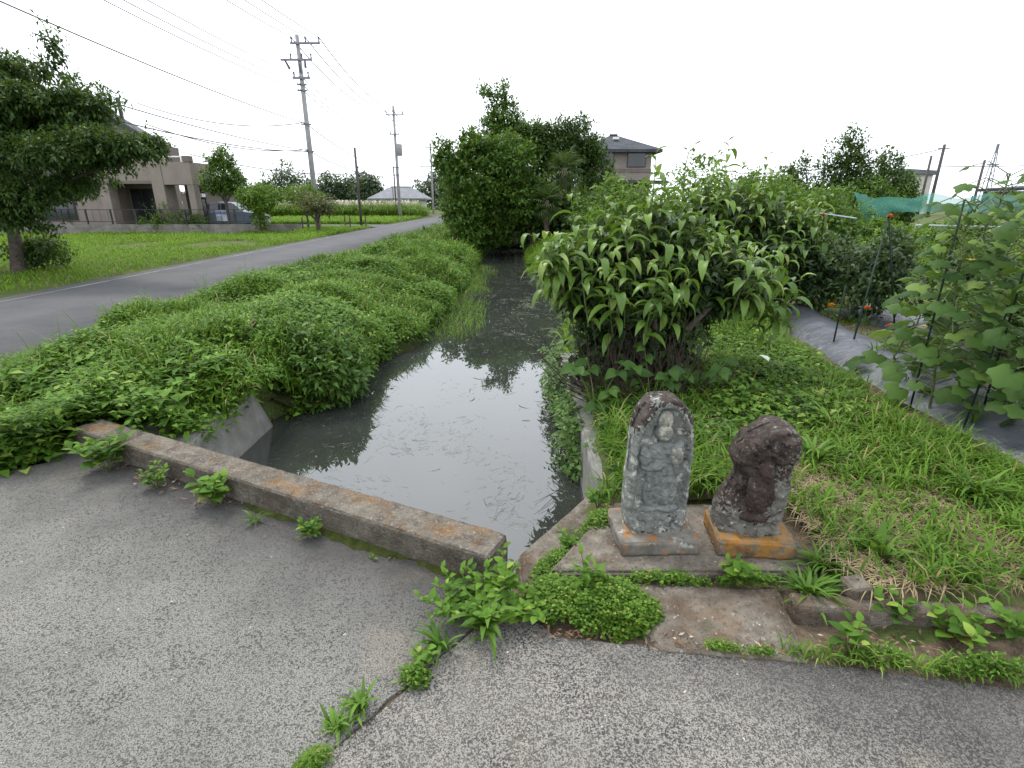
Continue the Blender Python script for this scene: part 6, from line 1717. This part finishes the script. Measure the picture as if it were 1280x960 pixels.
for b_, tp, n_, sp_, s_, lab in sqv: squash_vine(lab, b_, tp, n_, sp_, s_)
GS = "green garden stakes"
def stake(label, a, b_, r=.0065):
    mb = MB(); mb.tube([a, b_], r, 6); return tag(mb.build("garden_stake", M['stake'], smooth=True), label, "stake", GS)
stake("stake at the left end of the squash row", (2.93, 3.62, 0), (2.93, 3.62, 1.52))
stake("stake in the middle of the squash row", (3.28, 3.42, 0), (3.26, 3.42, 1.66))
stake("short leaning stake standing in the near mulch edge", (2.99, 3.22, 0), (3.22, 3.4, .85))
stake("stake at the right end of the squash row", (3.72, 3.42, 0), (3.7, 3.42, 1.65))
stake("second leaning stake by the right vines", (3.6, 3.1, 0), (3.4, 3.3, 1.6))
stake("thin stake in the near mulch left of the marigolds", (3.32, 5.30, 0), (3.36, 5.35, .72), .008)
stake("left leg of the farther crossed stakes", (3.55, 7.0, .03), (4.02, 7.2, 1.36))
stake("right leg of the farther crossed stakes", (4.30, 7.4, .03), (4.05, 7.2, 1.36))
stake("left leg of the nearer crossed stakes", (3.38, 5.1, .03), (4.15, 6.1, 1.36), .009)
stake("right leg of the nearer crossed stakes", (4.60, 6.2, .03), (4.15, 6.1, 1.36), .009)
mb = MB(); mb.tube([(3.98, 7.2, 1.38), (4.60, 7.4, 1.31)], .009, 6); tag(mb.build("cross_bar", plain("blue_grey_bar", (0.38, 0.45, 0.50), 0.4)), "pale blue crossbar on the farther crossed stakes", "bar")
mb = MB(); mb.tube([(3.30, 4.5, 1.33), (5.6, 4.7, 1.28)], .008, 6); tag(mb.build("cross_bar", plain("pale_green_bar", (0.35, 0.42, 0.40), 0.4)), "pale green crossbar behind the squash vines", "bar")
def marigold(label, base, h_, heads, cap=False):
    t = thing("marigold", label, "flower", base, 0, "orange marigolds")
    mb = MB()
    for k in range(heads):
        a = k * 2.4; tip = Vector((math.cos(a) * .07 * (heads > 1), math.sin(a) * .07 * (heads > 1), h_ * random.uniform(.75, 1.05)))
        mb.tube([(0, 0, -.02), tip * .5, tip], [.004, .003, .003], 4)
        n_ = 46; d = rand_dirs(n_); d[:, 2] = np.abs(d[:, 2]) * .8 - .1
        V, F = leaves5(np.repeat(np.array([tip[:]]), n_, 0) + d * .008, d, np.repeat(UPZ, n_, 0) + .3 * rand_dirs(n_), .034, .020, fold=.2, droop=.1)
        link("flower_head", mesh_np("flower_head", V, F, M['flower']), t)
    if not cap:
        n_ = 26 * heads
        V, F = leaf_cloud([(0, 0, h_ * .35, .09, .09, h_ * .4)], 14 * heads, 6, .05, .014, .03, seed=7, zmin=.0)
        link("foliage", mesh_np("foliage", V, F, M['tomato']), t)
    mb.build("stem", M['stem'], t)
marigold("farthest single marigold on the mulch by the thin stake", (3.9, 6.4, .12), .20, 1)
marigold("red orange marigold on a bare stem mid bed", (3.86, 5.7, .12), .30, 1)
marigold("marigold bush with three blooms on the mulch", (3.66, 4.9, .12), .26, 3)
marigold("bright orange marigold at the foot of the squash row", (3.42, 4.2, .12), .26, 1)
marigold("marigold bush at the right frame edge under the vines", (3.42, 3.35, .10), .18, 3)
marigold("orange bloom tied on top of the farther crossed stakes", (4.03, 7.18, 1.30), .06, 1, True)
marigold("orange bloom tied on top of the nearer crossed stakes", (4.15, 6.08, 1.30), .06, 1, True)
for k, (x, y, lab) in enumerate(((3.45, 4.85, "spring onion clump left of the marigold bush"), (3.28, 4.1, "spring onion clump below the bright marigold"), (3.08, 3.25, "spring onion clump by the short leaning stake"))):
    grass_tuft("spring_onion", lab, (x, y, .11), 12, .30, "spring onions on the mulch", wide=.5)
# tomato bushes
def bush(label, x, y, h_, w_, seed, mat='tomato', name="tomato_plant", n=420, L=.085):
    t = thing(name, label, "plant", (x, y, .05), 0, "bushy vegetables behind the mulch")
    V, F = leaf_cloud([(0, 0, h_ * .55, w_, w_ * .8, h_ * .45), (w_ * .3, 0, h_ * .8, w_ * .5, w_ * .5, h_ * .2)], n, 8, L, L * .45, .07, shell=.3, lump=.4, seed=seed, zmin=.02)
    link("foliage", mesh_np("foliage", V, F, M[mat]), t)
    mb = MB(); limbs(mb, (0, 0, 0), [(w_ * .4, 0, h_ * .7), (-w_ * .4, 0, h_ * .7), (0, 0, h_ * .9)], .012, (0, 0, h_ * .4)); mb.build("stem", M['stem'], t)
bush("dark bushy tomato plant inside the nearer crossed stakes", 4.55, 6.7, 1.05, .48, 111)
bush("dark bushy tomato plant left of the nearer crossed stakes", 4.15, 7.3, .95, .45, 112)
bush("bushy plant behind the farther crossed stakes", 4.9, 8.3, .95, .55, 113)
bush("low leafy plant at the foot of the second shrub", 3.75, 7.9, .7, .4, 114)
bush("tomato plant behind the left end of the squash row", 5.0, 5.8, 1.0, .45, 115)
bush("leafy vegetable plant between the second mulch and the squash", 4.7, 5.0, .8, .4, 116, 'squash')
bush("pale weedy plant behind the garden crossbar", 6.6, 9.5, 1.0, .6, 117, 'tree_light', "weed_bush")
bush("weedy bush before the green net's left end", 9.2, 14, 1.0, .8, 118, 'tree_light', "weed_bush", 500, .13)
bush("weedy bush before the middle of the green net", 12, 14.5, 1.05, .9, 119, 'tree_light', "weed_bush", 500, .13)
bush("weedy bush before the right part of the green net", 15, 14, 1.1, .9, 120, 'tree_mid', "weed_bush", 500, .13)
# green net
nm = bpy.data.materials.new("green_net"); t_, N_, L_ = _nodes(nm)
o_ = N_("ShaderNodeOutputMaterial"); b_ = N_("ShaderNodeBsdfPrincipled"); tr_ = N_("ShaderNodeBsdfTransparent"); ms_ = N_("ShaderNodeMixShader")
b_.inputs["Base Color"].default_value = (0.010, 0.13, 0.085, 1); b_.inputs["Roughness"].default_value = .6
ms_.inputs["Fac"].default_value = .66
L_(tr_.outputs[0], ms_.inputs[1]); L_(b_.outputs[0], ms_.inputs[2]); L_(ms_.outputs[0], o_.inputs["Surface"])
t = thing("crop_net", "green crop net draped over hoops across the field", "net", (10.5, 17, 0))
V = []; nx_ = 60
for i in range(nx_ + 1):
    x = i / nx_ * 12.0
    sagz = .10 * abs(math.sin(x * 1.3)) + .05 * math.sin(x * 4.1)
    topz = 1.72 + .02 * x - sagz + (.12 if i < 3 else 0)
    for k in range(7):
        f = k / 6
        V.append((x + .03 * math.sin(k * 2 + x * 5), -.25 + .5 * f ** 1.5 + .06 * math.sin(x * 3 + k) + x * .06, (1.25 if i > 4 else .85) + (topz - (1.25 if i > 4 else .85)) * f))
V = np.array(V); i_ = np.arange(len(V)).reshape(-1, 7)
link("net_sheet", mesh_np("net_sheet", V, np.stack([i_[:-1, :-1], i_[1:, :-1], i_[1:, 1:], i_[:-1, 1:]], -1).reshape(-1, 4), nm, True), t)
for k in range(7):
    mb = MB(); mb.tube([(k * 1.9 + .1, .3 + k * .11, 0), (k * 1.9 + .1, .3 + k * .11, 1.72)], .02, 6); mb.build("support", M['stake'], t)
# pale leaf and yellow leaf lying in the weeds by the shrub
o = link("fallen_leaf", leaf_mesh("pale_leaf", .13, .10, 4, .2, .6, (.1, .9, 1, .6, 0), plain("pale_leaf", (0.55, 0.58, 0.48), .7)), loc=(2.2, 4.35, .22), rot=(.2, -.3, 2.0)); tag(o, "single pale dry leaf lying on the weeds near the mulch", "leaf")
o = link("fallen_leaf", leaf_mesh("yellow_leaf", .10, .08, 4, .2, .6, (.1, .9, 1, .6, 0), plain("yellow_leaf", (0.55, 0.36, 0.05), .7)), loc=(1.62, 3.55, .13), rot=(.2, -.2, 2.6)); tag(o, "single yellow leaf in the weeds right of the big shrub", "leaf")
